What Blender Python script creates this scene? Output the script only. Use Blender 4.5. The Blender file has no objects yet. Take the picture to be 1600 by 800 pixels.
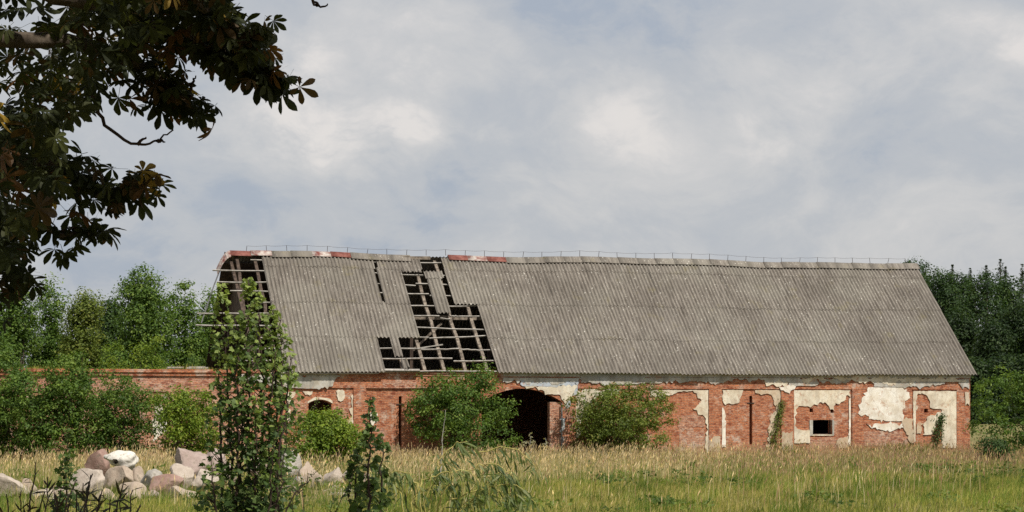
import bpy, math, random
import numpy as np
from mathutils import Vector, Matrix
from mathutils.geometry import tessellate_polygon

# ------------------------------------------------------------------ camera, sky, sun, exposure
SC = bpy.context.scene
COL = SC.collection
FPX, CX, HY, H = 3500.0, 800.0, 642.0, 2.6      # focal length in photo pixels, centre column, horizon row, eye height
cam_d = bpy.data.cameras.new('camera'); cam = bpy.data.objects.new('camera', cam_d); COL.objects.link(cam)
cam.location = (0, 0, H); cam.rotation_euler = (math.radians(90), 0, 0)
cam_d.sensor_width = 36.0; cam_d.lens = 36.0 * FPX / 1600.0
cam_d.shift_y = (HY - 400.0) / 1600.0
cam_d.clip_start = 0.3; cam_d.clip_end = 6000
SC.camera = cam

SUN_EL, SUN_AZ = math.radians(53), math.radians(41)      # azimuth measured from straight behind the camera towards +X
to_sun = Vector((math.sin(SUN_AZ) * math.cos(SUN_EL), -math.cos(SUN_AZ) * math.cos(SUN_EL), math.sin(SUN_EL)))
sun_d = bpy.data.lights.new('sun', 'SUN'); sun_d.energy = 4.8; sun_d.angle = math.radians(0.55); sun_d.color = (1.0, 0.94, 0.84)
sun = bpy.data.objects.new('sun', sun_d); COL.objects.link(sun)
sun.rotation_euler = to_sun.to_track_quat('Z', 'Y').to_euler(); sun.location = (10, -20, 40)

SC.view_settings.view_transform = 'Standard'; SC.view_settings.look = 'None'
SC.view_settings.exposure = 0.08; SC.view_settings.gamma = 1.0; SC.view_settings.use_curve_mapping = False
SC.cycles.max_bounces = 6; SC.cycles.diffuse_bounces = 3; SC.cycles.transparent_max_bounces = 6
SC.cycles.use_denoising = False

class NT:
    """small helper for node trees"""
    def __init__(s, tree):
        s.t = tree; tree.nodes.clear()
    def n(s, typ, _out=None, _props=None, **inp):
        nd = s.t.nodes.new(typ)
        for k, v in (_props or {}).items(): setattr(nd, k, v)
        for k, v in inp.items():
            key = int(k[1:]) if k[0] == '_' and k[1:].isdigit() else k.replace('_', ' ')
            s.set(nd.inputs[key], v)
        return nd
    def set(s, sock, v):
        if isinstance(v, bpy.types.NodeSocket): s.t.links.new(v, sock)
        elif isinstance(v, bpy.types.Node): s.t.links.new(v.outputs[0], sock)
        else:
            if sock.type == 'RGBA' and len(v) == 3: v = (*v, 1)
            sock.default_value = v
    def math(s, op, a, b=0.0, c=None, clamp=False):
        nd = s.t.nodes.new('ShaderNodeMath'); nd.operation = op; nd.use_clamp = clamp
        s.set(nd.inputs[0], a); s.set(nd.inputs[1], b)
        if c is not None: s.set(nd.inputs[2], c)
        return nd.outputs[0]
    def vmath(s, op, a, b=(0, 0, 0)):
        nd = s.t.nodes.new('ShaderNodeVectorMath'); nd.operation = op
        s.set(nd.inputs[0], a); s.set(nd.inputs[1], b)
        return nd.outputs['Value'] if op in ('DISTANCE', 'DOT_PRODUCT', 'LENGTH') else nd.outputs[0]
    def mix(s, f, a, b, typ='MIX'):
        nd = s.t.nodes.new('ShaderNodeMix'); nd.data_type = 'RGBA'; nd.blend_type = typ
        s.set(nd.inputs[0], f); s.set(nd.inputs[6], a); s.set(nd.inputs[7], b)
        return nd.outputs[2]
    def ramp(s, v, lo, hi, a=0.0, b=1.0, smooth=True):
        nd = s.t.nodes.new('ShaderNodeMapRange'); nd.interpolation_type = 'SMOOTHSTEP' if smooth else 'LINEAR'
        s.set(nd.inputs[0], v)
        for i, x in enumerate((lo, hi, a, b)): nd.inputs[i + 1].default_value = x
        return nd.outputs[0]
    def noise(s, vec, scale, detail=4, rough=0.55, dist=0.0):
        nd = s.t.nodes.new('ShaderNodeTexNoise')
        if vec is not None: s.set(nd.inputs['Vector'], vec)
        nd.inputs['Scale'].default_value = scale; nd.inputs['Detail'].default_value = detail
        nd.inputs['Roughness'].default_value = rough; nd.inputs['Distortion'].default_value = dist
        return nd.outputs['Fac']

world = bpy.data.worlds.new('World'); SC.world = world; world.use_nodes = True
w = NT(world.node_tree)
sky = w.n('ShaderNodeTexSky', _props=dict(sky_type='NISHITA', sun_disc=False, sun_elevation=SUN_EL,
          sun_rotation=math.radians(180) - SUN_AZ, air_density=1.2, dust_density=2.0, ozone_density=1.0))
tc = w.n('ShaderNodeTexCoord')
dirv = tc.outputs['Generated']
# soft high cloud decks over a pale sky, in world directions
warp = w.n('ShaderNodeTexNoise'); w.set(warp.inputs['Vector'], dirv); warp.inputs['Scale'].default_value = 9; warp.inputs['Detail'].default_value = 5
wv = w.vmath('SCALE', w.vmath('SUBTRACT', warp.outputs['Color'], (.5, .5, .5))); wv.node.inputs['Scale'].default_value = 0.05
d2 = w.vmath('MULTIPLY', w.vmath('ADD', dirv, wv), (1, 1, 1.7))
def skydir(px, py):
    v = Vector(((px - CX) / FPX, 1, (HY - py) / FPX)).normalized()
    return (v.x, v.y, v.z * 1.7)
def blobs(lst):
    acc = None
    for px, py, rad, amp in lst:
        dd = w.vmath('DISTANCE', d2, skydir(px, py))
        g = w.ramp(dd, 0.0, rad / FPX * 1.9, amp, 0.0)
        acc = g if acc is None else w.math('ADD', acc, g)
    return acc
bright = blobs([(455, 95, 75, 1.0), (430, 185, 100, .8), (650, 195, 50, 1.0), (555, 225, 110, .8), (655, 122, 45, .4),
                (765, 195, 35, .45), (965, 165, 80, .6), (1005, 225, 70, .5), (1215, 205, 75, .6), (1310, 130, 90, .5),
                (1555, 60, 60, .4), (1590, 90, 40, .55), (1090, 70, 110, .25), (1420, 60, 130, .25), (690, 60, 140, .3), (300, 370, 120, .3), (690, 340, 100, .25)])
blue = blobs([(960, 45, 150, .85), (830, 20, 110, .6), (650, 20, 50, .4), (480, 40, 90, .55), (250, 280, 190, .7), (520, 325, 180, .6),
              (1450, 205, 150, .65), (1290, 85, 80, .55), (1080, 25, 90, .5), (1120, 165, 60, .3), (200, 390, 160, .5), (1200, 240, 80, .4), (780, 280, 200, .3)])
n1 = w.noise(d2, 13, 9, .58, .5)
n2 = w.noise(d2, 42, 9, .66, .3)
nn = w.math('ADD', w.math('MULTIPLY', n1, .74), w.math('MULTIPLY', n2, .26))
puff = w.n('ShaderNodeTexVoronoi', Vector=w.vmath('MULTIPLY', d2, (1, 1, 1.15)), Scale=26.0, Detail=4.0, Roughness=.62, Lacunarity=2.2, _props=dict(feature='F1', normalize=True))
pf = w.ramp(puff.outputs['Distance'], .12, .52, 1, 0)
br2 = w.math('MULTIPLY', bright, w.math('ADD', w.math('MULTIPLY', pf, .30), .10))
cover = w.math('ADD', w.math('ADD', nn, br2), w.math('MULTIPLY', blue, -.15))
deck = w.mix(w.ramp(cover, .30, .46), (3.75, 4.2, 4.95), (4.75, 4.95, 5.3))
deck = w.mix(w.ramp(cover, .44, .60), deck, (5.6, 5.62, 5.72))
deck = w.mix(w.ramp(cover, .56, .84), deck, (7.4, 7.05, 6.8))
clear = w.mix(0.92, sky, deck)
bg = w.n('ShaderNodeBackground', Color=clear, Strength=0.1)
wo = w.n('ShaderNodeOutputWorld', Surface=bg)

# ------------------------------------------------------------------ helpers
def rng_of(seed): return np.random.default_rng(seed)

def ray(px, py): return np.array([(px - CX) / FPX, 1.0, (HY - py) / FPX])
def at(px, py, Y):
    r = ray(px, py); return np.array([r[0] * Y, Y, H + r[2] * Y])
def gz(x, y):
    k = np.clip((np.asarray(y, float) - 150) / 170.0, 0, 1); return 2.6 * k * k * (3 - 2 * k)
def ground(px, py):
    Y = H * FPX / (py - HY); return np.array([(px - CX) / FPX * Y, Y, 0.0])

def tag(o, label=None, cat=None, group=None, kind=None):
    if label: o['label'] = label
    if cat: o['category'] = cat
    if group: o['group'] = group
    if kind: o['kind'] = kind
    return o
def empty(name, loc=(0, 0, 0), rz=0.0, parent=None):
    o = bpy.data.objects.new(name, None); COL.objects.link(o); o.location = loc; o.rotation_euler = (0, 0, rz)
    o.empty_display_size = 0.3; o.parent = parent
    return o
def link(name, me, mat=None, parent=None, smooth=False):
    if mat is not None: me.materials.append(mat)
    me.polygons.foreach_set('use_smooth', np.full(len(me.polygons), bool(smooth)))
    o = bpy.data.objects.new(name, me); COL.objects.link(o); o.parent = parent
    return o
def mesh_np(name, V, tris=None, quads=None, col=None):
    V = np.asarray(V, np.float32).reshape(-1, 3)
    tris = np.zeros((0, 3), np.int32) if tris is None else np.asarray(tris, np.int32).reshape(-1, 3)
    quads = np.zeros((0, 4), np.int32) if quads is None else np.asarray(quads, np.int32).reshape(-1, 4)
    me = bpy.data.meshes.new(name)
    me.vertices.add(len(V)); me.vertices.foreach_set('co', V.ravel())
    nl = len(tris) * 3 + len(quads) * 4
    me.loops.add(nl); me.loops.foreach_set('vertex_index', np.concatenate([tris.ravel(), quads.ravel()]))
    me.polygons.add(len(tris) + len(quads))
    me.polygons.foreach_set('loop_start', np.concatenate([np.arange(len(tris)) * 3, len(tris) * 3 + np.arange(len(quads)) * 4]).astype(np.int32))
    if col is not None:
        a = me.attributes.new('Col', 'FLOAT_COLOR', 'POINT')
        c = np.ones((len(V), 4), np.float32); c[:, :3] = col
        a.data.foreach_set('color', c.ravel())
    me.update(calc_edges=True); me.validate()
    return me

class MB:
    """collects solid pieces of one part"""
    def __init__(s): s.v = []; s.f = []
    def add(s, verts, faces):
        b = len(s.v); s.v += [tuple(map(float, p)) for p in verts]; s.f += [tuple(i + b for i in f) for f in faces]
    def box(s, x0, x1, y0, y1, z0, z1):
        s.add([(x0, y0, z0), (x1, y0, z0), (x1, y1, z0), (x0, y1, z0), (x0, y0, z1), (x1, y0, z1), (x1, y1, z1), (x0, y1, z1)],
              [(0, 3, 2, 1), (4, 5, 6, 7), (0, 1, 5, 4), (1, 2, 6, 5), (2, 3, 7, 6), (3, 0, 4, 7)])
    def prism(s, poly, y0, y1):
        """poly: list of (x,z); extruded along local y"""
        area = sum(poly[i][0] * poly[(i + 1) % len(poly)][1] - poly[(i + 1) % len(poly)][0] * poly[i][1] for i in range(len(poly)))
        if area < 0: poly = poly[::-1]
        n = len(poly); tri = tessellate_polygon([[Vector((p[0], p[1], 0)) for p in poly]])
        vs = [(p[0], y0, p[1]) for p in poly] + [(p[0], y1, p[1]) for p in poly]
        fs = []
        for t in tri:
            a, b, c = t
            cr = (poly[b][0] - poly[a][0]) * (poly[c][1] - poly[a][1]) - (poly[c][0] - poly[a][0]) * (poly[b][1] - poly[a][1])
            if cr < 0: b, c = c, b
            fs.append((a, b, c)); fs.append((a + n, c + n, b + n))
        fs += [((i + 1) % n, i, i + n, (i + 1) % n + n) for i in range(n)]
        s.add(vs, fs)
    def beam(s, a, b, w_, h_, up=(0, 0, 1), jit=0.0, seg=1, rg=None):
        a, b = Vector(a), Vector(b); d = (b - a).normalized(); sd = d.cross(Vector(up)).normalized(); u = sd.cross(d)
        rings = []
        for k in range(seg + 1):
            p = a.lerp(b, k / seg)
            if rg is not None and 0 < k < seg: p = p + sd * rg.normal(0, jit) + u * rg.normal(0, jit)
            rings.append([p + sd * (sx * w_ / 2) + u * (sz * h_ / 2) for sx, sz in ((-1, -1), (1, -1), (1, 1), (-1, 1))])
        vs = [p for r in rings for p in r]; fs = [(3, 2, 1, 0)]
        for k in range(seg):
            for i in range(4): fs.append((4 * k + i, 4 * k + (i + 1) % 4, 4 * k + 4 + (i + 1) % 4, 4 * k + 4 + i))
        e = 4 * seg; fs.append((e, e + 1, e + 2, e + 3))
        s.add(vs, fs)
    def tube(s, pts, rad, sides=6):
        pts = [Vector(p) for p in pts]; n = len(pts); rings = []
        if not hasattr(rad, '__len__'): rad = [rad] * n
        for k, p in enumerate(pts):
            d = (pts[min(k + 1, n - 1)] - pts[max(k - 1, 0)]).normalized()
            a = d.cross(Vector((0, 1, 0.13)));
            if a.length < 1e-3: a = d.cross(Vector((1, 0, 0)))
            a.normalize(); b = d.cross(a)
            rings.append([p + (a * math.cos(q) + b * math.sin(q)) * rad[k] for q in [2 * math.pi * i / sides for i in range(sides)]])
        vs = [p for r in rings for p in r]; fs = []
        for k in range(n - 1):
            for i in range(sides): fs.append((k * sides + i, k * sides + (i + 1) % sides, (k + 1) * sides + (i + 1) % sides, (k + 1) * sides + i))
        fs.append(tuple(reversed(range(sides)))); fs.append(tuple((n - 1) * sides + i for i in range(sides)))
        s.add(vs, fs)
    def build(s, name, mat, parent=None, smooth=False):
        me = bpy.data.meshes.new(name); me.from_pydata(s.v, [], s.f); me.update()
        return link(name, me, mat, parent, smooth)

def curve_pts(pts, n=8, wob=0.0, rg=None):
    """Catmull-Rom through the points"""
    P = [np.asarray(p, float) for p in pts]; P = [2 * P[0] - P[1]] + P + [2 * P[-1] - P[-2]]; out = []
    for i in range(1, len(P) - 2):
        for k in range(n):
            t = k / n
            out.append(0.5 * ((2 * P[i]) + (-P[i - 1] + P[i + 1]) * t + (2 * P[i - 1] - 5 * P[i] + 4 * P[i + 1] - P[i + 2]) * t * t
                              + (-P[i - 1] + 3 * P[i] - 3 * P[i + 1] + P[i + 2]) * t ** 3))
    out.append(P[-2]); out = np.array(out)
    if wob and rg is not None: out[1:-1] += rg.normal(0, wob, out[1:-1].shape)
    return out

# ------------------------------------------------------------------ materials
MATS = {}
def mat(name):
    m = bpy.data.materials.new(name); m.use_nodes = True; MATS[name] = m
    return m, NT(m.node_tree)
def finish(m, t, color, rough=0.85, spec=0.2, bump=None, bump_str=0.4, bump_dist=0.02):
    b = t.n('ShaderNodeBsdfPrincipled', Base_Color=color, Roughness=rough)
    b.inputs['Specular IOR Level'].default_value = spec
    if bump is not None:
        bn = t.n('ShaderNodeBump', Height=bump); bn.inputs['Strength'].default_value = bump_str; bn.inputs['Distance'].default_value = bump_dist
        t.set(b.inputs['Normal'], bn)
    t.n('ShaderNodeOutputMaterial', Surface=b)
    return m
def objco(t): return t.n('ShaderNodeTexCoord').outputs['Object']

def brick_mat(name, c1, c2, mortar, stain=1.0):
    m, t = mat(name)
    co = objco(t); sp = t.n('ShaderNodeSeparateXYZ', Vector=co)
    hx = t.math('ADD', sp.outputs[0], sp.outputs[1])
    wob = t.noise(co, 3.0, 3)
    v = t.n('ShaderNodeCombineXYZ', X=t.math('ADD', hx, t.math('MULTIPLY', wob, .03)), Y=t.math('ADD', sp.outputs[2], t.math('MULTIPLY', wob, .025)))
    br = t.n('ShaderNodeTexBrick', Vector=v, Color1=c1, Color2=c2, Mortar=mortar, Scale=1.0, Mortar_Size=.011, Mortar_Smooth=.3, Bias=-.1, Brick_Width=.27, Row_Height=.088)
    br.offset = .5
    # bricks that are darker, missing or washed with lime
    cell = t.n('ShaderNodeTexVoronoi', Vector=t.vmath('MULTIPLY', v, (5.2, 11.36, 1)), Scale=1.0)
    cs = t.n('ShaderNodeSeparateColor', Color=cell.outputs['Color'])
    c = t.mix(t.ramp(cs.outputs[0], .55, 1, 0, .75), br.outputs['Color'], (.19, .045, .026))
    c = t.mix(t.ramp(cs.outputs[1], .72, 1, 0, .6), c, (.56, .25, .14))
    c = t.mix(t.ramp(t.noise(t.vmath('MULTIPLY', co, (1, 1, 1.8)), 9, 3, .6), .36, .66, .55, 0), c, (.17, .048, .03))
    c = t.mix(t.ramp(t.noise(t.vmath('MULTIPLY', co, (1, 1, 2.2)), 6.5, 3, .6), .56, .70, 0, .6), c, (.66, .42, .29))
    big = t.noise(co, .55, 6, .62)
    mid = t.noise(co, 2.3, 6, .65)
    lime = t.math('MULTIPLY', t.ramp(mid, .48, .62), t.ramp(big, .45, .62))
    c = t.mix(t.math('MULTIPLY', lime, .62 * stain), c, (.62, .53, .44))
    c = t.mix(t.math('MULTIPLY', t.ramp(t.noise(co, 1.3, 5, .6), .56, .75), .5), c, (.20, .075, .04))
    grey = t.ramp(t.noise(t.vmath('MULTIPLY', co, (.9, .9, .35)), 1.7, 5), .58, .78, 0, .38)
    c = t.mix(grey, c, (.36, .28, .22))
    foot = t.ramp(sp.outputs[2], .2, 1.2, .5, 0)
    c = t.mix(t.math('MULTIPLY', foot, mid), c, (.45, .33, .22))
    finish(m, t, c, .95, .1, t.math('SUBTRACT', t.math('ADD', t.math('MULTIPLY', cs.outputs[2], .6), t.math('MULTIPLY', mid, .8)), br.outputs['Fac']), 1.0, .018)
    return m
brick = brick_mat('brick_red', (.58, .215, .098), (.43, .145, .068), (.50, .37, .27))
brick_pale = brick_mat('brick_pale', (.62, .33, .21), (.50, .25, .155), (.54, .46, .38), 1.0)

def plaster_mat(name, base, dark, warm, amount=.6):
    m, t = mat(name); co = objco(t)
    c = t.mix(t.ramp(t.noise(co, 1.4, 6, .65), .38, .68), base, warm)
    c = t.mix(t.ramp(t.noise(t.vmath('MULTIPLY', co, (2.2, 2.2, .5)), 2.0, 5, .6), .46, .70, 0, amount), c, dark)
    c = t.mix(t.ramp(t.noise(co, 7, 6, .72), .50, .70, 0, .55), c, dark)
    c = t.mix(t.ramp(t.noise(co, 3.0, 8, .74), .56, .62, 0, .7), c, (.44, .25, .16))
    c = t.mix(t.ramp(t.noise(co, .7, 5, .6), .45, .65, 0, .45), c, dark)
    crack = t.n('ShaderNodeTexVoronoi', Vector=t.vmath('ADD', co, (.3, 0, .2)), Scale=1.6, _props=dict(feature='DISTANCE_TO_EDGE'))
    ck = t.ramp(crack.outputs['Distance'], .0, .022, .35, 0)
    c = t.mix(ck, c, (.30, .24, .19))
    finish(m, t, c, .95, .1, t.noise(co, 14, 6, .7), .5, .02)
    return m
plaster = plaster_mat('plaster_cream', (.72, .66, .54), (.40, .35, .28), (.62, .52, .38))
plaster_white = plaster_mat('plaster_white', (.80, .77, .70), (.50, .45, .38), (.70, .62, .50), .4)
plaster_grey = plaster_mat('plaster_grey', (.50, .49, .46), (.24, .23, .21), (.42, .37, .29), .7)
plaster_blue = plaster_mat('plaster_blue', (.44, .48, .54), (.24, .27, .30), (.55, .54, .50), .8)
plaster_tan = plaster_mat('render_tan', (.52, .40, .28), (.34, .27, .19), (.60, .52, .41))

def roof_mat():
    m, t = mat('asbestos_cement'); co = objco(t)
    inf = t.n('ShaderNodeObjectInfo'); rnd = inf.outputs['Random']
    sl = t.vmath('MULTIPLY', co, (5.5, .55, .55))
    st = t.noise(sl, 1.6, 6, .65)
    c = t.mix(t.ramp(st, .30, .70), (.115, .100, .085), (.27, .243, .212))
    c = t.mix(t.ramp(t.noise(co, .35, 5, .6), .40, .66, 0, .55), c, (.245, .23, .195))
    c = t.mix(t.ramp(rnd, 0, 1, 0, .30, False), c, (.155, .135, .115))
    c = t.mix(t.ramp(t.noise(t.vmath('MULTIPLY', co, (7, 1, 1)), 1.1, 5, .7), .60, .74, 0, .65), c, (.075, .066, .056))
    for sc, lo, hi, colr, lim in ((4.5, .10, .17, (.50, .48, .43), .58), (9.5, .15, .24, (.44, .42, .36), .40), (2.2, .06, .11, (.60, .57, .51), .62)):
        vo = t.n('ShaderNodeTexVoronoi', Vector=t.vmath('MULTIPLY', co, (1.0, .8, .8)), Scale=sc)
        gate = t.ramp(t.n('ShaderNodeSeparateColor', Color=vo.outputs['Color']).outputs[0], lim, lim + .05)
        c = t.mix(t.math('MULTIPLY', t.ramp(vo.outputs['Distance'], lo, hi, 1, 0), gate), c, colr)
    c = t.mix(t.ramp(t.noise(co, 6, 5, .7), .60, .72, 0, .5), c, (.30, .29, .25))
    c = t.mix(t.ramp(t.noise(co, .22, 5, .6), .42, .62, 0, .45), c, (.115, .10, .085))
    c = t.mix(t.ramp(t.noise(co, .8, 6, .7), .56, .70, 0, .55), c, (.20, .175, .10))
    c = t.mix(t.ramp(t.noise(t.vmath('MULTIPLY', co, (3.2, .22, .22)), 1.0, 4, .6), .60, .74, 0, .6), c, (.07, .062, .055))
    c = t.mix(t.ramp(rnd, .90, .96, 0, .12), c, (.34, .32, .29))
    finish(m, t, c, .92, .15, t.noise(co, 16, 5, .7), .5, .02)
    return m
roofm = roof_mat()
def simple(name, a, b, scale=3.0, stretch=(1, 1, 1), rough=.85, bump=.4, spec=.2):
    m, t = mat(name); co = t.vmath('MULTIPLY', objco(t), stretch)
    f = t.noise(co, scale, 6, .65)
    c = t.mix(t.ramp(f, .32, .68), a, b)
    finish(m, t, c, rough, spec, f, bump, .03)
    return m
wood = simple('weathered_wood', (.07, .055, .043), (.27, .225, .18), 5, (1, 1, 1))
wood_dark = simple('dark_timber', (.035, .025, .02), (.10, .072, .055), 3, (2, 2, .4))
lathm = simple('grey_lath', (.22, .20, .175), (.40, .375, .34), 4)
rust = simple('red_painted_metal', (.13, .04, .03), (.24, .095, .075), 4, (1, 1, 1), .6)
capwhite = simple('flaked_pale_metal', (.46, .42, .38), (.18, .06, .048), 3, (1, 1, 1), .6)
iron = simple('dark_iron', (.025, .017, .014), (.06, .035, .026), 8, (1, 1, 1), .7)
zinc = simple('dull_zinc', (.14, .14, .15), (.22, .22, .22), 5, (1, 1, 1), .5)
soil = simple('earth_floor', (.05, .042, .032), (.09, .07, .05), 1.0)
bark = simple('bark', (.055, .042, .032), (.13, .105, .08), 7, (2, 2, .5), .95, .8)
twigm = simple('dark_twig', (.035, .022, .018), (.075, .05, .04), 9)
greentwig = simple('green_twig', (.16, .17, .06), (.26, .24, .09), 9)
willowtwig = simple('yellow_willow_bark', (.28, .25, .07), (.42, .37, .13), 6)

def leaf_mat(name, trans=.3, rough=.55, spec=.25):
    m, t = mat(name)
    a = t.n('ShaderNodeAttribute', _props=dict(attribute_name='Col'))
    inf = t.n('ShaderNodeObjectInfo')
    b = t.n('ShaderNodeBsdfPrincipled', Base_Color=a.outputs['Color'], Roughness=rough)
    b.inputs['Specular IOR Level'].default_value = spec
    tr = t.n('ShaderNodeBsdfTranslucent', Color=t.mix(1.0, a.outputs['Color'], (1.7, 1.7, .9), 'MULTIPLY'))
    mx = t.n('ShaderNodeMixShader', Fac=trans); t.set(mx.inputs[1], b.outputs[0]); t.set(mx.inputs[2], tr.outputs[0])
    t.n('ShaderNodeOutputMaterial', Surface=mx)
    return m
leafm = leaf_mat('leaf', .34); grassm = leaf_mat('grass_blade', .38, .7, .15)
chestm = leaf_mat('chestnut_leaf', .34, .6, .2)

def rock_mat(name, a, b, speck):
    m, t = mat(name); co = objco(t)
    f = t.noise(co, 2.2, 7, .7)
    c = t.mix(t.ramp(f, .34, .66), a, b)
    c = t.mix(t.ramp(t.noise(co, 22, 4, .7), .56, .70, 0, .6), c, speck)
    c = t.mix(t.ramp(t.noise(co, 4, 7, .72), .52, .66, 0, .6), c, (.17, .15, .11))
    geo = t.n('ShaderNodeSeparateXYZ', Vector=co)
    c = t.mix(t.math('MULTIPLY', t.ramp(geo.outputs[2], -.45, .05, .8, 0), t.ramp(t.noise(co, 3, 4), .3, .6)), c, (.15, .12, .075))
    finish(m, t, c, .9, .2, t.noise(co, 7, 7, .7), .7, .05)
    return m
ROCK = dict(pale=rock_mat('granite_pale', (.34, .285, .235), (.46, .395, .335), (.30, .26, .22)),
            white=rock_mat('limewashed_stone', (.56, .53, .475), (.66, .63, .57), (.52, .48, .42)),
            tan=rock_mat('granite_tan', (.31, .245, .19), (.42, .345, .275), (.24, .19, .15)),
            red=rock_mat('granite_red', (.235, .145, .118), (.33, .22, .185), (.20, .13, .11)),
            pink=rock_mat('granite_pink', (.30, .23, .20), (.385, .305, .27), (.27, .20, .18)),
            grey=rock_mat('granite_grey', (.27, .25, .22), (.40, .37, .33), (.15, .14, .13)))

# ------------------------------------------------------------------ ground
def ground_obj():
    xs = np.unique(np.concatenate([np.linspace(-1500, -120, 18), np.linspace(-120, 120, 81), np.linspace(120, 1500, 18)]))
    ys = np.unique(np.concatenate([np.linspace(-200, 0, 6), np.linspace(0, 340, 115), np.linspace(340, 3500, 20)]))
    X, Y = np.meshgrid(xs, ys); Z = gz(X, Y) + .05 * np.sin(X * .35 + 1) * np.sin(Y * .27) * (Y > 30)
    Z = Z - .05
    V = np.stack([X, Y, Z], -1).reshape(-1, 3); nx = len(xs); i = np.arange(len(ys) - 1)[:, None] * nx + np.arange(nx - 1)[None]
    q = np.stack([i, i + 1, i + 1 + nx, i + nx], -1).reshape(-1, 4)
    m, t = mat('meadow_ground'); co = objco(t)
    c = t.mix(t.ramp(t.noise(co, .10, 6, .6), .38, .62), (.15, .135, .055), (.26, .205, .10))
    c = t.mix(t.ramp(t.noise(co, .9, 6, .7), .42, .68), c, (.10, .12, .035))
    finish(m, t, c, .95, .1, t.noise(co, 3, 6), .8, .15)
    o = link('meadow_ground', mesh_np('meadow_ground', V, quads=q), m, None, True)
    tag(o, kind='structure', label='meadow ground of dry soil and thatch under the grass')
ground_obj()

# ------------------------------------------------------------------ barn frame of reference
U = np.array([.9640, .2660]); N = np.array([-.2660, .9640]); P0 = np.array([6.42, 121.5])
BRZ = math.atan2(U[1], U[0])
def bl(p):
    """world -> barn local"""
    q = np.asarray(p[:2]) - P0; return np.array([q @ U, q @ N, p[2]])
def bw(t, y, z):
    q = P0 + t * U + y * N; return np.array([q[0], q[1], z])
def F(px, py, off=0.0):
    r = ray(px, py); lam = (off + P0 @ N) / (r[:2] @ N); p = r * lam; p[2] += H
    l = bl(p); return (l[0], l[2])
ZE, YE, ZR, YR = 4.64, -.40, 11.30, 7.40
TAN = (ZR - ZE) / (YR - YE); SLEN = math.hypot(ZR - ZE, YR - YE)
def R(px, py):
    """pixel -> (t, s) on the front roof slope, s = 0 eave .. 1 ridge"""
    r = ray(px, py); ny = r[:2] @ N; y0 = -(P0 @ N)
    lam = (ZE - H + TAN * (y0 - YE)) / (r[2] - TAN * ny)
    p = r * lam; p[2] += H; l = bl(p)
    return l[0], (l[1] - YE) / (YR - YE)
def sag(t, s):
    return .05 * math.sin(t * .31 + .8) * s + .03 * math.sin(t * .83 + 2) * s - .03 * math.sin(t * .21) * (1 - s)
def roofp(t, s, up=0.0):
    """point on the front slope, up = metres off the slope"""
    nx, nz = -TAN / math.hypot(1, TAN), 1 / math.hypot(1, TAN)
    return (t, YE + (YR - YE) * s + nx * up, ZE + (ZR - ZE) * s + nz * up + sag(t, s))

barn = empty('barn', (P0[0], P0[1], 0), BRZ)
tag(barn, 'long derelict brick barn with flaking plaster and a holed corrugated roof', 'barn')

T_R = F(1514, 640)[0]; T_L = -20.6; REC = .07; WT = 4.74
def arch_top(x0, x1, zs, za, n=14):
    """segmental arch points from x0 to x1"""
    out = []
    for i in range(n + 1):
        u = -1 + 2 * i / n; out.append((x0 + (x1 - x0) * (i / n), zs + (za - zs) * (1 - u * u)))
    return out
def wall_open(mb, x0, x1, z0, z1, ops, y0, y1):
    """solid wall with openings; ops: dict(x0,x1,z0,zs,za)"""
    cur = x0
    for o in sorted(ops, key=lambda k: k['x0']):
        if o['x0'] > cur: mb.box(cur, o['x0'], y0, y1, z0, z1)
        if o['z0'] > z0: mb.box(o['x0'], o['x1'], y0, y1, z0, o['z0'])
        a = arch_top(o['x0'], o['x1'], o['zs'], o['za'])
        mb.prism([(o['x0'], z1)] + a + [(o['x1'], z1)], y0, y1)
        cur = o['x1']
    if cur < x1: mb.box(cur, x1, y0, y1, z0, z1)
def op(px0, px1, pyb, pys, pya):
    a = F(px0, 640)[0]; b = F(px1, 640)[0]; c = (px0 + px1) / 2
    return dict(x0=a, x1=b, z0=(-.5 if pyb is None else F(c, pyb)[1]), zs=F(c, pys)[1], za=F(c, pya)[1])
door = op(752, 878, None, 628, 607)
win_arch = op(482, 518, 662, 631, 625)
win_sq = op(1270, 1300, 679, 656.5, 656)
slit_a = op(623, 627.5, 712, 619.5, 619); slit_b = op(1171, 1175.5, 694, 619, 618.5)
holes = [op(1265, 1270.5, 644, 638.5, 638), op(1297.5, 1302.5, 645, 639, 638.5), op(1444, 1450, 644.5, 639, 638.5), op(1471, 1476, 645, 639.5, 639)]
mb = MB()
wx = sorted([win_arch, slit_a, door, slit_b] + holes + [win_sq], key=lambda k: k['x0'])
# the openings of the square window and its two holes above share columns: build that stretch separately
stretch0, stretch1 = F(1258, 640)[0], F(1310, 640)[0]
zmid = (F(1285, 656)[1] + F(1285, 644)[1]) / 2
wall_open(mb, T_L, stretch0, -.5, WT, [win_arch, slit_a, door, slit_b], 0, .55)
wall_open(mb, stretch0, stretch1, -.5, zmid, [win_sq], 0, .55)
wall_open(mb, stretch0, stretch1, zmid, WT, holes[:2], 0, .55)
wall_open(mb, stretch1, T_R, -.5, WT, holes[2:], 0, .55)
front = mb.build('front_wall', brick, barn)

def fx(px): return F(px, 640)[0]
def fz(px, py, off=-REC): return F(px, py, off)[1]
z_band = fz(1080, 607.5)
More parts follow.
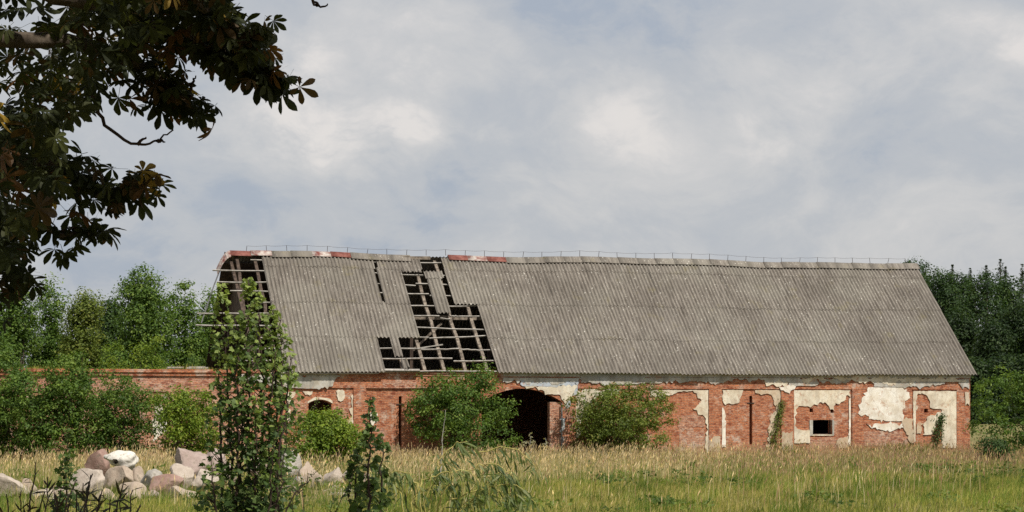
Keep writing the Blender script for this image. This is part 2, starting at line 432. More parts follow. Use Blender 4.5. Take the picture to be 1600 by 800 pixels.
# proud layer: frieze, pilasters, door surround, plain bay
mb = MB()
wall_open(mb, fx(690), fx(899.5), -.5, z_band, [dict(door)], -REC, -.001); mb.build('door_surround', brick, front)
for a, b in ((432, 445), (552, 572), (678, 690), (999, 1014), (1107, 1127), (1220, 1240), (1331, 1424), (1494, 1514)):
    mb = MB(); mb.box(fx(a), fx(b) if b < 1514 else T_R + .04, -REC, -.001, -.5, z_band); mb.build('pilaster', brick, front)
mb = MB(); mb.box(T_L, T_R + .04, -REC - .004, -.001, z_band, WT - .30); mb.build('frieze', brick, front)
for a_, b_, m_ in ((T_L, fx(446), brick), (fx(446), fx(522), plaster_grey), (fx(522), fx(786), brick), (fx(786), T_R, plaster_grey)):
    mb = MB(); mb.box(a_, b_ + (.05 if b_ == T_R else 0), -.115, -.002, WT - .30, WT - .18); mb.box(a_, b_ + (.06 if b_ == T_R else 0), -.165, -.002, WT - .18, WT); mb.build('cornice', m_, front)
# drip course where the frieze steps out
mb = MB(); mb.box(fx(572), fx(690), -.11, -.075, z_band - .01, z_band + .07); mb.build('string_course', brick_pale, front)
# narrower brick pier filling the side of the arch, jamb posts
mb = MB(); mb.box(fx(859.5), fx(877.6), .05, .5, -.5, F(868, 628)[1]); mb.build('door_pier', brick_pale, front)
mb = MB(); mb.tube([bl(bw(fx(877), -.10, z)) for z in (-.3, 1.5, 3.0)], .035, 8); mb.build('drainpipe', zinc, front)
mb = MB()
for px, py in ((625, 632), (1173, 630)):
    t, z = F(px, py); mb = MB(); mb.box(t - .20, t + .20, -.03, .05, z - .03, z + .03)
    mb.build('iron_anchor', iron, front)
for px in (625.2, 1173.2):
    t = fx(px); mb = MB(); mb.box(t - .05, t + .05, .30, .34, -.4, F(px, 619)[1] - .02); mb.build('slit_shutter', iron, front)
# window frames set back in the openings
for o, m_ in ((win_sq, wood_dark), (win_arch, wood_dark)):
    mb = MB(); k = .05
    mb.box(o['x0'], o['x0'] + k, .2, .27, o['z0'], o['zs']); mb.box(o['x1'] - k, o['x1'], .2, .27, o['z0'], o['zs']); mb.box(o['x0'] + k, o['x1'] - k, .2, .27, o['z0'], o['z0'] + k)
    mb.build('window_frame', m_, front)
t0, z0 = F(1272, 679); mb = MB(); mb.box(win_sq['x0'] - .08, win_sq['x1'] + .08, -.05, .15, win_sq['z0'] - .06, win_sq['z0'] + .004); mb.build('window_sill', plaster, front)
# arched hood of the arched window
mb = MB(); aa = arch_top(win_arch['x0'] - .05, win_arch['x1'] + .05, win_arch['zs'] + .02, win_arch['za'] + .03)
mb.prism(aa + [(x, z + .13 + .03 * math.sin(x * 9)) for x, z in reversed(aa)], -.035, -.001); mb.build('window_hood', plaster, front)

# plaster patches, traced as (crop x, crop y) and given real thickness
rp = rng_of(5)
def ragged(poly, amp=.045, step=.10, keep=None):
    out = []
    n = len(poly)
    for i in range(n):
        a, b = np.array(poly[i]), np.array(poly[(i + 1) % n]); L = np.linalg.norm(b - a); k = max(1, int(L / step))
        straight = L > .5 and (abs(a[0] - b[0]) < .03 or abs(a[1] - b[1]) < .03)
        nr = np.array([-(b - a)[1], (b - a)[0]]) / max(L, 1e-6)
        off = 0.0
        for j in range(k):
            p = a + (b - a) * (j / k)
            if j > 0: off = off * .55 + rp.normal(0, amp) * (.12 if straight else 1); p = p + nr * off
            out.append((p[0], p[1]))
    return out
def patch(pts, crop, mat_, off=0.0, th=.05, amp=.06):
    ox, oy, k = crop
    poly = [F(ox + x / k, oy + y / k, off) for x, y in pts]
    mb = MB(); mb.prism(ragged(poly, amp), off - th, off - .001); return mb.build('plaster_patch', mat_, front)
c6, c7, c4, c3 = (1030, 580, 6.4), (1230, 580, 5.3333), (760, 560, 4.0), (400, 560, 4.0)
B = -REC; FB = -REC - .004
patch([(-95, 188), (488, 188), (488, 830), (462, 800), (455, 740), (470, 560), (450, 455), (385, 432), (335, 375), (400, 315), (422, 290), (350, 215), (220, 205), (130, 238), (40, 242), (-60, 250), (-95, 250)], c6, plaster)
patch([(630, 188), (838, 188), (815, 250), (798, 312), (700, 320), (640, 315)], c6, plaster)
patch([(626, 360), (652, 400), (660, 540), (664, 760), (626, 760)], c6, plaster_white, amp=.03)
patch([(955, 190), (1208, 190), (1208, 420), (1160, 540), (1120, 640), (1100, 820), (1060, 820), (1090, 560), (1130, 430), (1165, 370), (1110, 232), (1000, 225)], c6, plaster_tan)
patch([(1045, 200), (1206, 194), (1206, 330), (1170, 350), (1120, 235)], c6, plaster, off=-.026, th=.012, amp=.03)
patch([(55, 158), (524, 158), (524, 215), (400, 265), (388, 325), (355, 320), (310, 258), (220, 275), (170, 292), (92, 290), (80, 350), (75, 470), (100, 485), (185, 490), (188, 600), (56, 600)], c7, plaster)
patch([(512, 232), (526, 225), (526, 620), (508, 620), (514, 400)], c7, plaster_white, amp=.02)
patch([(185, 408), (211, 408), (211, 532), (185, 540)], c7, plaster_grey, amp=.02)
patch([(374, 405), (390, 410), (388, 535), (374, 530)], c7, plaster_grey, amp=.02)
patch([(430, 560), (506, 540), (506, 640), (420, 640)], c7, plaster_tan)
patch([(672, 134), (960, 134), (998, 150), (1022, 222), (980, 290), (975, 370), (960, 414), (820, 416), (782, 428), (740, 402), (680, 400), (650, 360), (590, 352), (612, 270), (632, 182), (668, 170)], c7, plaster_white, off=B, th=.03)
patch([(660, 436), (960, 430), (968, 470), (880, 496), (790, 490), (690, 465)], c7, plaster_white, off=B)
patch([(975, 400), (1050, 395), (1045, 600), (1000, 560), (968, 480)], c7, plaster_tan, off=B)
patch([(1048, 166), (1412, 166), (1412, 640), (1285, 640), (1285, 405), (1205, 528), (1130, 530), (1160, 392), (1278, 346), (1282, 316), (1212, 312), (1190, 262), (1165, 206), (1120, 184), (1078, 200), (1070, 330), (1066, 590), (1048, 590)], c7, plaster)
patch([(1310, 380), (1408, 360), (1410, 640), (1300, 640)], c7, plaster_tan, off=-.026, th=.012)
patch([(1078, 440), (1130, 440), (1112, 520), (1078, 520)], c7, plaster_tan)
patch([(1478, 175), (1516, 160), (1516, 285), (1482, 288)], c7, plaster, off=B)
patch([(1425, 70), (1514, 66), (1514, 150), (1460, 150)], c7, plaster_grey, off=FB)
patch([(712, 66), (1312, 66), (1285, 108), (1200, 118), (960, 132), (720, 128)], c7, plaster_grey, off=FB)
patch([(20, 66), (240, 66), (265, 100), (230, 122), (85, 122), (10, 112)], c7, plaster_grey, off=FB)
patch([(262, 66), (520, 66), (500, 92), (390, 98), (350, 84), (290, 100)], c7, plaster_grey, off=FB)
patch([(1062, 70), (1270, 70), (1270, 145), (1190, 155), (1065, 148)], c6, plaster, off=FB)
patch([(1190, 148), (1370, 140), (1350, 180), (1260, 208), (1215, 190)], c6, plaster_white, off=B)
patch([(-100, 62), (735, 62), (730, 100), (600, 122), (500, 112), (430, 82), (380, 110), (300, 72), (220, 80), (100, 100), (0, 122), (-100, 120)], c6, plaster_grey, off=FB)
patch([(556, 196), (835, 190), (828, 222), (700, 232), (640, 330), (592, 400), (578, 500), (560, 500)], c4, plaster)
patch([(225, 172), (565, 166), (555, 192), (515, 262), (486, 300), (478, 262), (420, 226), (350, 198), (290, 184)], c4, plaster, off=B)
patch([(205, 130), (575, 128), (566, 168), (400, 176), (222, 172)], c4, plaster_blue, off=FB)
patch([(455, 380), (490, 375), (488, 440), (478, 520), (468, 440)], c4, plaster_blue, off=B)
patch([(590, 112), (995, 112), (955, 160), (782, 162), (742, 140), (660, 150), (590, 150)], c4, plaster_grey, off=FB)
patch([(190, 210), (250, 208), (216, 262), (212, 420), (190, 420)], c3, plaster)
patch([(290, 205), (352, 205), (335, 232), (308, 228)], c3, plaster)
patch([(500, 205), (552, 205), (545, 262), (512, 262)], c3, plaster)
patch([(586, 330), (604, 225), (606, 500), (590, 480), (580, 420)], c3, plaster)
patch([(215, 105), (530, 100), (490, 140), (480, 172), (380, 190), (215, 186)], c3, plaster_grey, off=FB)
patch([(-95, 100), (200, 105), (200, 185), (120, 178), (60, 150), (-95, 150)], c3, plaster_grey, off=FB)
patch([(712, 340), (756, 338), (762, 380), (735, 418), (712, 400)], c3, plaster_white)
patch([(780, 140), (1020, 142), (1000, 165), (860, 172), (790, 164)], c3, brick_pale, off=FB, th=.012)

for pts_, crop_, off_, m_ in (([(180, 450), (440, 440), (450, 560), (300, 590), (200, 580)], c6, 0, brick_pale), ([(200, 620), (455, 600), (450, 820), (200, 820)], c6, 0, brick_pale),
                             ([(500, 690), (610, 650), (612, 800), (500, 800)], c6, B, plaster_tan), ([(1225, 620), (1335, 600), (1335, 800), (1225, 800)], c6, B, plaster_tan),
                             ([(640, 500), (960, 500), (1000, 620), (640, 620)], c7, B, brick_pale), ([(180, 545), (400, 550), (420, 640), (190, 640)], c7, 0, brick_pale),
                             ([(420, 130), (570, 128), (570, 200), (480, 330), (500, 250)], c4, B, plaster_blue), ([(215, 270), (318, 262), (310, 420), (220, 420)], c3, 0, brick_pale),
                             ([(490, 300), (580, 290), (575, 500), (480, 500)], c3, 0, brick_pale)):
    patch(pts_, crop_, m_, off=off_, th=.012 if m_ is brick_pale else .02, amp=.07)
for pts_, m_ in (([(786, 590.5), (905, 590.5), (1000, 590.5), (1080, 590.5), (1080, 596), (990, 598), (900, 596), (840, 599), (786, 597)], plaster_grey),
                 ([(1084, 590.5), (1250, 590.5), (1250, 596), (1180, 594.5), (1120, 597), (1084, 596)], plaster_grey), ([(1254, 590.5), (1510, 590.5), (1510, 597), (1440, 596), (1380, 599), (1320, 595), (1254, 597)], plaster)):
    patch(pts_, (0, 0, 1.0), m_, off=FB - .051, th=.012)
# other walls of the barn
mb = MB(); mb.box(T_R - .5, T_R, .551, 14.39, -.5, WT - .01)
gb = MB(); gv = [(y, z) for y, z in ((.4, WT), (7.4, ZR - .35), (14.4, WT))]
gb.add([(T_R - .4, y, z) for y, z in gv] + [(T_R - .02, y, z) for y, z in gv], [(0, 1, 2), (3, 5, 4), (0, 3, 4, 1), (1, 4, 5, 2), (2, 5, 3, 0)])
gb.build('gable_wall', brick, barn)
mb.build('end_wall', brick, barn)
mb = MB(); mb.box(T_L, T_R, 14.4, 14.9, -.5, WT); mb.build('rear_wall', brick, barn)
mb = MB(); mb.box(T_L, T_R - .55, .56, 14.38, -.3, .03); mb.build('barn_floor', soil, barn)

mb = MB(); mb.box(T_L + .3, T_R - .52, .57, 14.37, 4.42, 4.48); mb.build('light_block_floor', wood_dark, barn)  # unseen floor added to keep light from the roof holes off the ground storey
# ------------------------------------------------------------------ barn roof
roof = empty('roof', (0, 0, 0), 0, barn)
WAVE = .21
def sheet(t0, t1, s0, s1, lift0=.045, lift1=.0, tilt=0.0, name='roof_sheet', ragged_low=0.0, rg=None):
    """corrugated sheet between t0..t1 (along the ridge) and s0..s1 (up the slope)"""
    n = max(4, int((t1 - t0) / WAVE * 8)); V = []
    tt = np.linspace(t0, t1, n + 1); rows = [s0, (s0 + s1) / 2, s1]; th = .012
    for layer in (0, 1):
        for j, s in enumerate(rows):
            k = j / 2
            for t in tt:
                u = (t - t0) / (t1 - t0)
                up = lift0 * (1 - k) + lift1 * k + .046 * math.cos(2 * math.pi * t / WAVE) + tilt * (u - .5) - layer * th
                ss = s + (rg.normal(0, ragged_low) if (rg is not None and ragged_low and j == 0) else 0)
                V.append(roofp(t, ss, up))
    m_ = n + 1; L = 3 * m_; Q = []
    for j in range(2):
        for i in range(n):
            a = j * m_ + i; Q.append((a, a + 1, a + 1 + m_, a + m_)); b = L + a; Q.append((b, b + m_, b + 1 + m_, b + 1))
    for i in range(n):
        Q.append((i + 1, i, L + i, L + i + 1)); e = 2 * m_ + i; Q.append((e, e + 1, L + e + 1, L + e))
    for j in range(2):
        a = j * m_; Q.append((a, a + m_, L + a + m_, L + a)); a = j * m_ + n; Q.append((a + m_, a, L + a, L + a + m_))
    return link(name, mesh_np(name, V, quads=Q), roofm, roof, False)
tA = R(627, 428)[0]; tB = R(692, 416)[0]; tC = R(747, 482)[0]; tD = R(588, 532)[0]; tS0 = R(581, 416)[0]; tS1 = R(587.5, 416)[0]
tL0 = R(409, 402)[0]; tRR = R(1527, 586)[0]
tP0 = R(656, 414)[0]; tP1 = R(692, 414)[0]
rowsS = [(-.004, .297), (.280, .588), (.570, .892), (.876, .992)]
present = [[(tL0, tD), (tC, tRR)], [(tL0, tA), (tC, tRR)], [(tL0, tS0), (tS1, tA), (tB, tRR)], [(tL0, tS0 + .1), (tS1 + .1, tP0), (tP1, tRR)]]
rr = rng_of(11); SW = 1.26
for r, ((s0, s1), iv) in enumerate(zip(rowsS, present)):
    offs = rr.uniform(0, SW) if r == 3 else .2
    for a, b in iv:
        edges = [a]
        g = math.floor((a - offs) / SW) * SW + offs + SW
        while g < b - .25:
            if g > a + .25: edges.append(g)
            g += SW
        edges.append(b)
        for e0, e1 in zip(edges[:-1], edges[1:]):
            right = e1 == tRR
            sheet(e0, e1 + (.06 if not right else 0), s0 + rr.normal(0, .0022) - (.006 if rr.random() < .06 else 0), s1, .018 + abs(rr.normal(0, .006)), .002, rr.normal(0, .008))
# loose strips that hang over the holes
sheet(R(663, 430)[0], R(692, 430)[0], .80, .865, .06, .03, 0, ragged_low=.004, rg=rr)
sheet(R(668, 438)[0], R(690, 438)[0] - .03, .495, .80, .05, .03, .03, ragged_low=.004, rg=rr)
sheet(R(628, 420)[0], R(657, 420)[0], .855, .90, .09, .05, 0, ragged_low=.006, rg=rr)
sheet(R(611, 535)[0], R(624, 535)[0], .125, .285, .04, .03, .03, ragged_low=.006, rg=rr)
sheet(R(627, 565)[0], R(636, 565)[0], .02, .10, .12, .03, .12, ragged_low=.01, rg=rr)

# rear slope as one skin of sheets, out of sight behind the ridge
V = []; Q = []
rows = np.linspace(0, 1, 6); tt = np.arange(T_L - .4, tRR + .05, WAVE / 4)
for s in rows:
    for t in tt: V.append((t, YR + (YR - YE) * (1 - s), ZE + (ZR - ZE) * s + sag(t, s) + .03 * math.cos(2 * math.pi * t / WAVE)))
m_ = len(tt)
for j in range(len(rows) - 1):
    for i in range(m_ - 1): a = j * m_ + i; Q.append((a, a + m_, a + m_ + 1, a + 1))
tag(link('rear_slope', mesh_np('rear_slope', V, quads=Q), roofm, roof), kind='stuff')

# rafters, laths, purlin, posts
t = T_L + .15; k = 0
rafter_ts = []
while t < T_R - .3:
    rafter_ts.append(t); t += 1.13 + rr.normal(0, .04)
for t in rafter_ts:
    near = t < tC + 1.2
    a = roofp(t + rr.normal(0, .03), .02, -.22); b = roofp(t + rr.normal(0, .05), .985, -.22)
    mb = MB(); mb.beam(a, b, .17, .16, jit=.03, seg=7, rg=rr, up=(0, -.65, .76)); mb.build('rafter', wood_dark if t < tL0 + .3 else wood, roof)
for k, s in enumerate(np.arange(.012, .98, .0935)):
    x = T_L - .1 + rr.uniform(-.6, 1.3)
    if k == 4: x = R(306, 505)[0]
    if k == 5: x = R(309, 490)[0]
    if k == 9: x = R(334, 430)[0]
    if k == 8: x = R(341, 449)[0]
    if k == 7: x = T_L - .45
    first = True
    while x < T_R:
        L = rr.uniform(4.5, 6.5); x1 = min(x + L, T_R + .1); miss = False
        d = rr.normal(0, .006)
        if tD < x + L and x < tC and k in (2, 5) and rr.random() < .0: miss = True
        cut = rr.uniform(tA + .6, tC - .4)
        if s < .57 and x < cut < x1 and rr.random() < .6: x1 = cut
        if not miss:
            mb = MB(); mb.beam(roofp(x, s + d, -.10), roofp(x1, s + d + rr.normal(0, .011), -.10), .06, .065, up=(0, -.65, .76), seg=6, jit=.012, rg=rr)
            mb.build('lath', lathm, roof)
        x = x1 + (.03 if x1 < T_R else 1)
mb = MB(); mb.beam(roofp(R(640, 500)[0], .20, -.06), roofp(R(690, 530)[0], .235, -.07), .06, .06); mb.build('lath', lathm, roof)     # a broken lath
mb = MB(); mb.beam(roofp(R(600, 577)[0], .012, .03), roofp(R(655, 577)[0], .010, .03), .14, .05, up=(0, -.65, .76)); mb.build('lath', lathm, roof)
for s in (.50,):
    p = roofp(0, s, -.42)
    mb = MB(); mb.beam((T_L - .1, p[1], p[2]), (T_R - .4, p[1], p[2]), .18, .22, seg=10, jit=.012, rg=rr); mb.build('purlin', wood, roof)
for t in (T_L + .9, T_L + 5.0, T_L + 9.3, T_L + 13.7, T_L + 18.2, 3, 8, 13):
    p = roofp(t, .50, -.55); mb = MB(); mb.beam((t, p[1], .03), (t, p[1], p[2]), .18, .18, up=(0, 1, 0)); mb.build('roof_post', wood_dark, roof)
for t in (T_L + 9.3, T_L + 13.7):
    p = roofp(t, .50, -.6); mb = MB(); mb.beam((t + .1, p[1], p[2] - 1.6), (t + 1.7, p[1], p[2] - .1), .12, .12, up=(0, 1, 0)); mb.build('brace', wood, roof)
    mb = MB(); mb.beam((t, p[1], 4.7), (t, 14.3, 4.7), .2, .2); mb.build('tie_beam', wood_dark, roof)
# the dark post and hanging board at the open end, a sloping stay out to the side
a = bl(at(347, 470, 118.5)); mb = MB(); mb.beam((T_L + .05, 1.9, 4.0), (T_L + .05, 2.2, roofp(T_L, .32)[2] - .2), .22, .22, up=(0, 1, 0)); mb.build('gable_post', wood_dark, roof)
mb = MB(); mb.beam((T_L - .05, YR, ZR - .5), (T_L + .05, 2.6, 7.2), .16, .16); mb.build('gable_strut', wood_dark, roof)
mb = MB(); mb.tube([(T_L - .35, YR - .2, ZR - .15), (T_L - 1.0, YR - .2, ZR - 1.8), (T_L - 1.7, YR - .2, ZR - 3.9)], .035, 6); mb.build('hanging_rod', zinc, roof)
# gable boarding high in the end, half fallen
bx_ = T_L + .25
for i in range(9):
    y0 = 4.6 + i * .72; y1 = y0 + .66
    zt = min(ZE + TAN * (y0 - YE), ZE + TAN * (2 * YR - y1 - YE)) - .35
    zb = 6.6 + rr.uniform(-.5, .9)
    if zt - zb < .6: continue
    mb = MB(); mb.box(bx_, bx_ + .03, y0, y1, zb, zt); mb.build('gable_board', wood_dark, roof)

for i in range(10):  # dark boards added under the rear slope, standing in for shade at the open end
    t0_ = T_L - .3 + i * .45; mb = MB()
    mb.beam((t0_, YR + .25, ZR - .55), (t0_, 2 * YR - YE - .6, ZE + .25), .42, .03, up=(0, .65, .76)); mb.build('added_shade_board', wood_dark, roof)
# ridge caps
red_iv = [(R(355, 399)[0], R(420, 399)[0]), (R(490, 404)[0], R(535, 404)[0]), (R(690, 409)[0], R(783, 409)[0])]
gap_iv = (R(632, 409)[0], R(690, 409)[0])
x = T_L - .1; kcap = 0
while x < tRR:
    x1 = min(x + 1.12, tRR)
    c = (x + x1) / 2; red = any(a <= c <= b for a, b in red_iv)
    if not (gap_iv[0] < c < gap_iv[1]):
        V = []; wj = rr.normal(0, .02); wd = .34 if red else .42; n = 8
        for tt_ in (x, x1 + .05):
            for i in range(n + 1):
                q = -1 + 2 * i / n
                V.append((tt_, YR + q * wd, ZR + .10 + sag(tt_, 1) - abs(q) ** 1.15 * wd * TAN * 1.0 + wj * .4 + (.015 if tt_ == x else 0)))
        V = np.array(V); V = np.concatenate([V, V - np.array([0, 0, .02])]); m_ = n + 1; Q = []
        for i in range(n): Q.append((i, i + m_, i + 1 + m_, i + 1)); Q.append((2 * m_ + i, 2 * m_ + i + 1, 3 * m_ + i + 1, 3 * m_ + i))
        for i in range(n): Q.append((i, i + 1, 2 * m_ + i + 1, 2 * m_ + i)); Q.append((m_ + i + 1, m_ + i, 3 * m_ + i, 3 * m_ + i + 1))
        Q.append((0, 2 * m_, 3 * m_, m_)); Q.append((n, m_ + n, 3 * m_ + n, 2 * m_ + n))
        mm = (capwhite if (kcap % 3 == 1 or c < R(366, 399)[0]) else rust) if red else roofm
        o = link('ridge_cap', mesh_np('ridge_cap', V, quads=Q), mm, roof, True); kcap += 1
        if red: o['label'] = 'flaking red painted sheet metal cap on the ridge'
    x = x1
mb = MB(); mb.beam((gap_iv[0], YR - .1, ZR - .12), (gap_iv[1] - .6, YR - .1, ZR - .10), .16, .18); mb.build('ridge_board', wood, roof)
# bent cap hanging off the open end
mb = MB()
for i in range(6):
    a0, a1 = i / 6, (i + 1) / 6
    f = lambda u: (T_L - .1 - .75 * u, ZR + .13 - .15 * u - .85 * u * u)
    (xa, za), (xb, zb) = f(a0), f(a1)
    mb.add([(xa, YR - .45, za - .36), (xa, YR, za), (xb, YR, zb), (xb, YR - .45, zb - .34), (xa, YR - .45, za - .40), (xa, YR, za - .03), (xb, YR, zb - .03), (xb, YR - .45, zb - .38)],
           [(0, 3, 2, 1), (4, 5, 6, 7), (0, 4, 7, 3), (1, 2, 6, 5)])
tag(mb.build('ridge_cap', capwhite, roof), 'bent pale ridge cap drooping off the open end')
# lightning wire
pw = []
x = T_L + .8
while x < tRR - .4:
    zt = ZR + .13 + sag(x, 1); hgt = .27 + rr.normal(0, .02); lean = rr.normal(0, .03)
    mb = MB(); mb.tube([(x, YR, zt - .05), (x + lean, YR, zt + hgt)], .014, 5); mb.build('wire_holder', iron, roof)
    pw.append((x + lean, YR, zt + hgt)); x += 1.13
pts = []
for a, b in zip(pw[:-1], pw[1:]):
    for k in range(4): q = k / 4; pts.append((a[0] + (b[0] - a[0]) * q, YR, a[2] + (b[2] - a[2]) * q - .035 * math.sin(math.pi * q)))
pts.append(pw[-1]); mb = MB(); mb.tube(pts, .006, 4); mb.build('lightning_wire', iron, roof)

# ------------------------------------------------------------------ roofless wing
wing = empty('roofless_brick_wing', (P0[0], P0[1], 0), BRZ)
tag(wing, 'roofless low brick wing with stepped cornice and weeds growing along its top', 'ruin')
tw0 = F(-40, 640)[0]; ZW = F(250, 577)[1]
sl = op(228, 232, 640, 622.5, 622)
mb = MB(); wall_open(mb, tw0, T_L - .02, -.5, ZW - .33, [sl], .0, .5); wf = mb.build('front_wall', brick_pale, wing)
mb = MB(); mb.box(tw0, T_L - .02, -.16, .5, ZW - .16, ZW); mb.box(tw0, T_L - .02, -.09, .5, ZW - .33, ZW - .16); mb.build('cornice', brick, wf)
mb = MB(); mb.box(tw0, T_L - .02, -REC, -.002, F(300, 612)[1], ZW - .70); mb.build('frieze', brick_pale, wf)
for a, b in ((146, 166), (205, 218), (262, 280), (330, 345), (398, 418)):
    mb = MB(); mb.box(fx(a), fx(b), -REC, -.002, -.5, F(300, 612)[1]); mb.build('pilaster', brick_pale, wf)
t_, z_ = F(249, 636); mb = MB(); mb.prism(ragged([F(246, 634), F(266, 632), F(266, 668), (F(240, 690)), F(236, 660)], .05), -.025, -.001); mb.build('plaster_patch', plaster_white, wf)
mb = MB(); mb.prism(ragged([F(255, 617), F(290, 616), F(288, 640), F(270, 645)], .05), -.025, -.001); mb.build('plaster_patch', plaster, wf)
for a, b, y, d in ((262, 288, 573.5, .1), (291, 326, 574.5, .2), (296, 322, 571, .3)):
    mb = MB(); mb.beam((fx(a), d, ZW + .05 + (577 - y) * .012), (fx(b), d + .05, ZW + .06 + (577 - y) * .012), .12, .08); mb.build('fallen_plank', lathm, wf)
mb = MB(); mb.box(tw0, T_L - .02, 14.0, 14.4, -.5, 2.6); mb.build('rear_wall', brick_pale, wing)

# ------------------------------------------------------------------ foliage
DIAMOND = (np.array([(0, 0, 0), (-.30, .45, .07), (0, 1, -.04), (.30, .45, .07)]), np.array([(0, 2, 1), (0, 3, 2)]))
LANCE = (np.array([(0, 0, 0), (-.075, .35, .02), (-.05, .7, -.04), (0, 1, -.14), (.05, .7, -.04), (.075, .35, .02)]),
         np.array([(0, 5, 1), (1, 5, 4), (1, 4, 2), (2, 4, 3)]))
_lob = [(0, 0), (-.24, .06), (-.52, .20), (-.36, .38), (-.50, .60), (-.22, .66), (0, 1), (.22, .66), (.50, .60), (.36, .38), (.52, .20), (.24, .06)]
LOBED = (np.array([(x, y, .10 * abs(x) - .12 * y * y) for x, y in _lob] + [(0, .42, -.02)]),
         np.array([(12, (i + 1) % 12, i) for i in range(12)]))
def palm(nl, seed):
    rg = rng_of(seed); V = []; Fc = []
    # petiole
    V += [(-.008, -.45, .08), (.008, -.45, .08), (.008, 0, 0), (-.008, 0, 0)]; Fc += [(0, 1, 2), (0, 2, 3)]
    for i in range(nl):
        q = (i - (nl - 1) / 2) / ((nl - 1) / 2); ang = q * math.radians(118) + rg.normal(0, .06)
        L = (1 - .42 * abs(q) ** 1.4) * rg.uniform(.88, 1.08) * .62; W_ = L * .19; dr = rg.uniform(.28, .55)
        prof = [(0, .012), (.25, .38), (.5, .8), (.72, 1.0), (.88, .70), (1.0, .03)]
        b = len(V); dx, dy = math.sin(ang), math.cos(ang); tw = rg.normal(0, .25)
        for u, wd in prof:
            z = -dr * L * u * u
            cx_, cy_ = dx * L * u, dy * L * u
            for sgn in (-1, 1):
                V.append((cx_ + sgn * dy * W_ * wd, cy_ - sgn * dx * W_ * wd, z + .16 * W_ * wd + sgn * tw * W_ * wd))
            V.append((cx_, cy_, z - .05 * L * wd))
        for k in range(len(prof) - 1):
            a = b + 3 * k; c = a + 3
            Fc += [(a, a + 2, c + 2), (a, c + 2, c), (a + 2, a + 1, c + 1), (a + 2, c + 1, c + 2)]
    return np.array(V), np.array(Fc)
def palm_low():
    V = []; Fc = []
    for i in range(5):
        a = (i - 2) * .95; L = .66 - .07 * abs(i - 2); b = len(V); dx, dy = math.sin(a), math.cos(a); W_ = .15
        V += [(0, 0, 0), (dx * L * .62 - dy * W_, dy * L * .62 + dx * W_, -.1), (dx * L, dy * L, -.25), (dx * L * .62 + dy * W_, dy * L * .62 - dx * W_, -.1)]; Fc += [(b, b + 2, b + 1), (b, b + 3, b + 2)]
    return np.array(V), np.array(Fc)
PALM_LOW = palm_low()
PALMS = [palm(7, 1), palm(5, 2), palm(6, 3), palm(7, 4)]

def unit(v): return v / np.maximum(np.linalg.norm(v, axis=-1, keepdims=True), 1e-9)
def leaf_arrays(C, Nr, Dr, size, col, tpl):
    T, Fc = tpl
    Yv = unit(Dr - Nr * np.sum(Dr * Nr, -1, keepdims=True)); Zv = unit(Nr); Xv = np.cross(Yv, Zv)
    s = size[:, None, None]
    V = C[:, None, :] + s * (T[None, :, 0:1] * Xv[:, None] + T[None, :, 1:2] * Yv[:, None] + T[None, :, 2:3] * Zv[:, None])
    k = len(T); tr = (Fc[None] + (np.arange(len(C)) * k)[:, None, None]).reshape(-1, 3)
    return V.reshape(-1, 3), tr, np.repeat(col, k, 0)
def leaf_obj(name, parent, C, Nr, Dr, size, col, tpl, m=None, origin=None, stuff=True):
    V, tr, c = leaf_arrays(C, Nr, Dr, size, col, tpl)
    if origin is not None: V = V - np.asarray(origin)[None]
    o = link(name, mesh_np(name, V, tris=tr, col=c), m or leafm, parent)
    if stuff: o['kind'] = 'stuff'
    return o

def mixcol(cols, f):
    cols = np.asarray(cols, float); x = np.clip(f, 0, .9999) * (len(cols) - 1); i = x.astype(int); u = (x - i)[:, None]
    return cols[i] * (1 - u) + cols[i + 1] * u
def crown_leaves(lobes, rg, nclump, per, size, cols, spread=.35, inner=.22, flat=.75, up=.45, zmin=.05):
    """leaf positions in clumps over a set of ellipsoid lobes [(centre, radii)]"""
    cen = np.array([l[0] for l in lobes], float); rad = np.array([l[1] for l in lobes], float)
    wgt = rad[:, 0] * rad[:, 2]; wgt = wgt / wgt.sum()
    li = rg.choice(len(lobes), nclump, p=wgt)
    d = unit(rg.normal(0, 1, (nclump, 3)))
    rf = np.where(rg.random(nclump) < inner, rg.uniform(.2, .8, nclump), rg.uniform(.82, 1.08, nclump))
    cc = cen[li] + rad[li] * d * rf[:, None]
    # drop most clumps that lie deep inside another lobe
    dist = np.min(np.linalg.norm((cc[:, None] - cen[None]) / rad[None], axis=-1), 1)
    keep = (dist > .66) | (rg.random(nclump) < .35); cc, d = cc[keep], d[keep]
    cf = rg.normal(.5, .2, len(cc))
    n = len(cc); k = rg.poisson(per, n); idx = np.repeat(np.arange(n), k)
    csz = rg.uniform(.6, 1.35, n)
    off = unit(rg.normal(0, 1, (len(idx), 3))) * rg.uniform(.35, 1.25, (len(idx), 1)) * spread * 1.55
    P = cc[idx] + off * np.array([1, 1, flat]) * csz[idx][:, None]
    nr = unit(unit(off) * .75 + d[idx] * .35 + np.array([0, 0, up]) + rg.normal(0, .38, (len(idx), 3)))
    dr = rg.normal(0, 1, (len(idx), 3)) + np.array([0, 0, -.35]) + d[idx] * .5
    sz = size * rg.uniform(.65, 1.3, len(idx))
    f = cf[idx] + rg.normal(0, .16, len(idx))
    col = mixcol(cols, f) * rg.uniform(.82, 1.18, (len(idx), 1))
    ok = P[:, 2] > zmin
    return P[ok], nr[ok], dr[ok], sz[ok], col[ok], cc

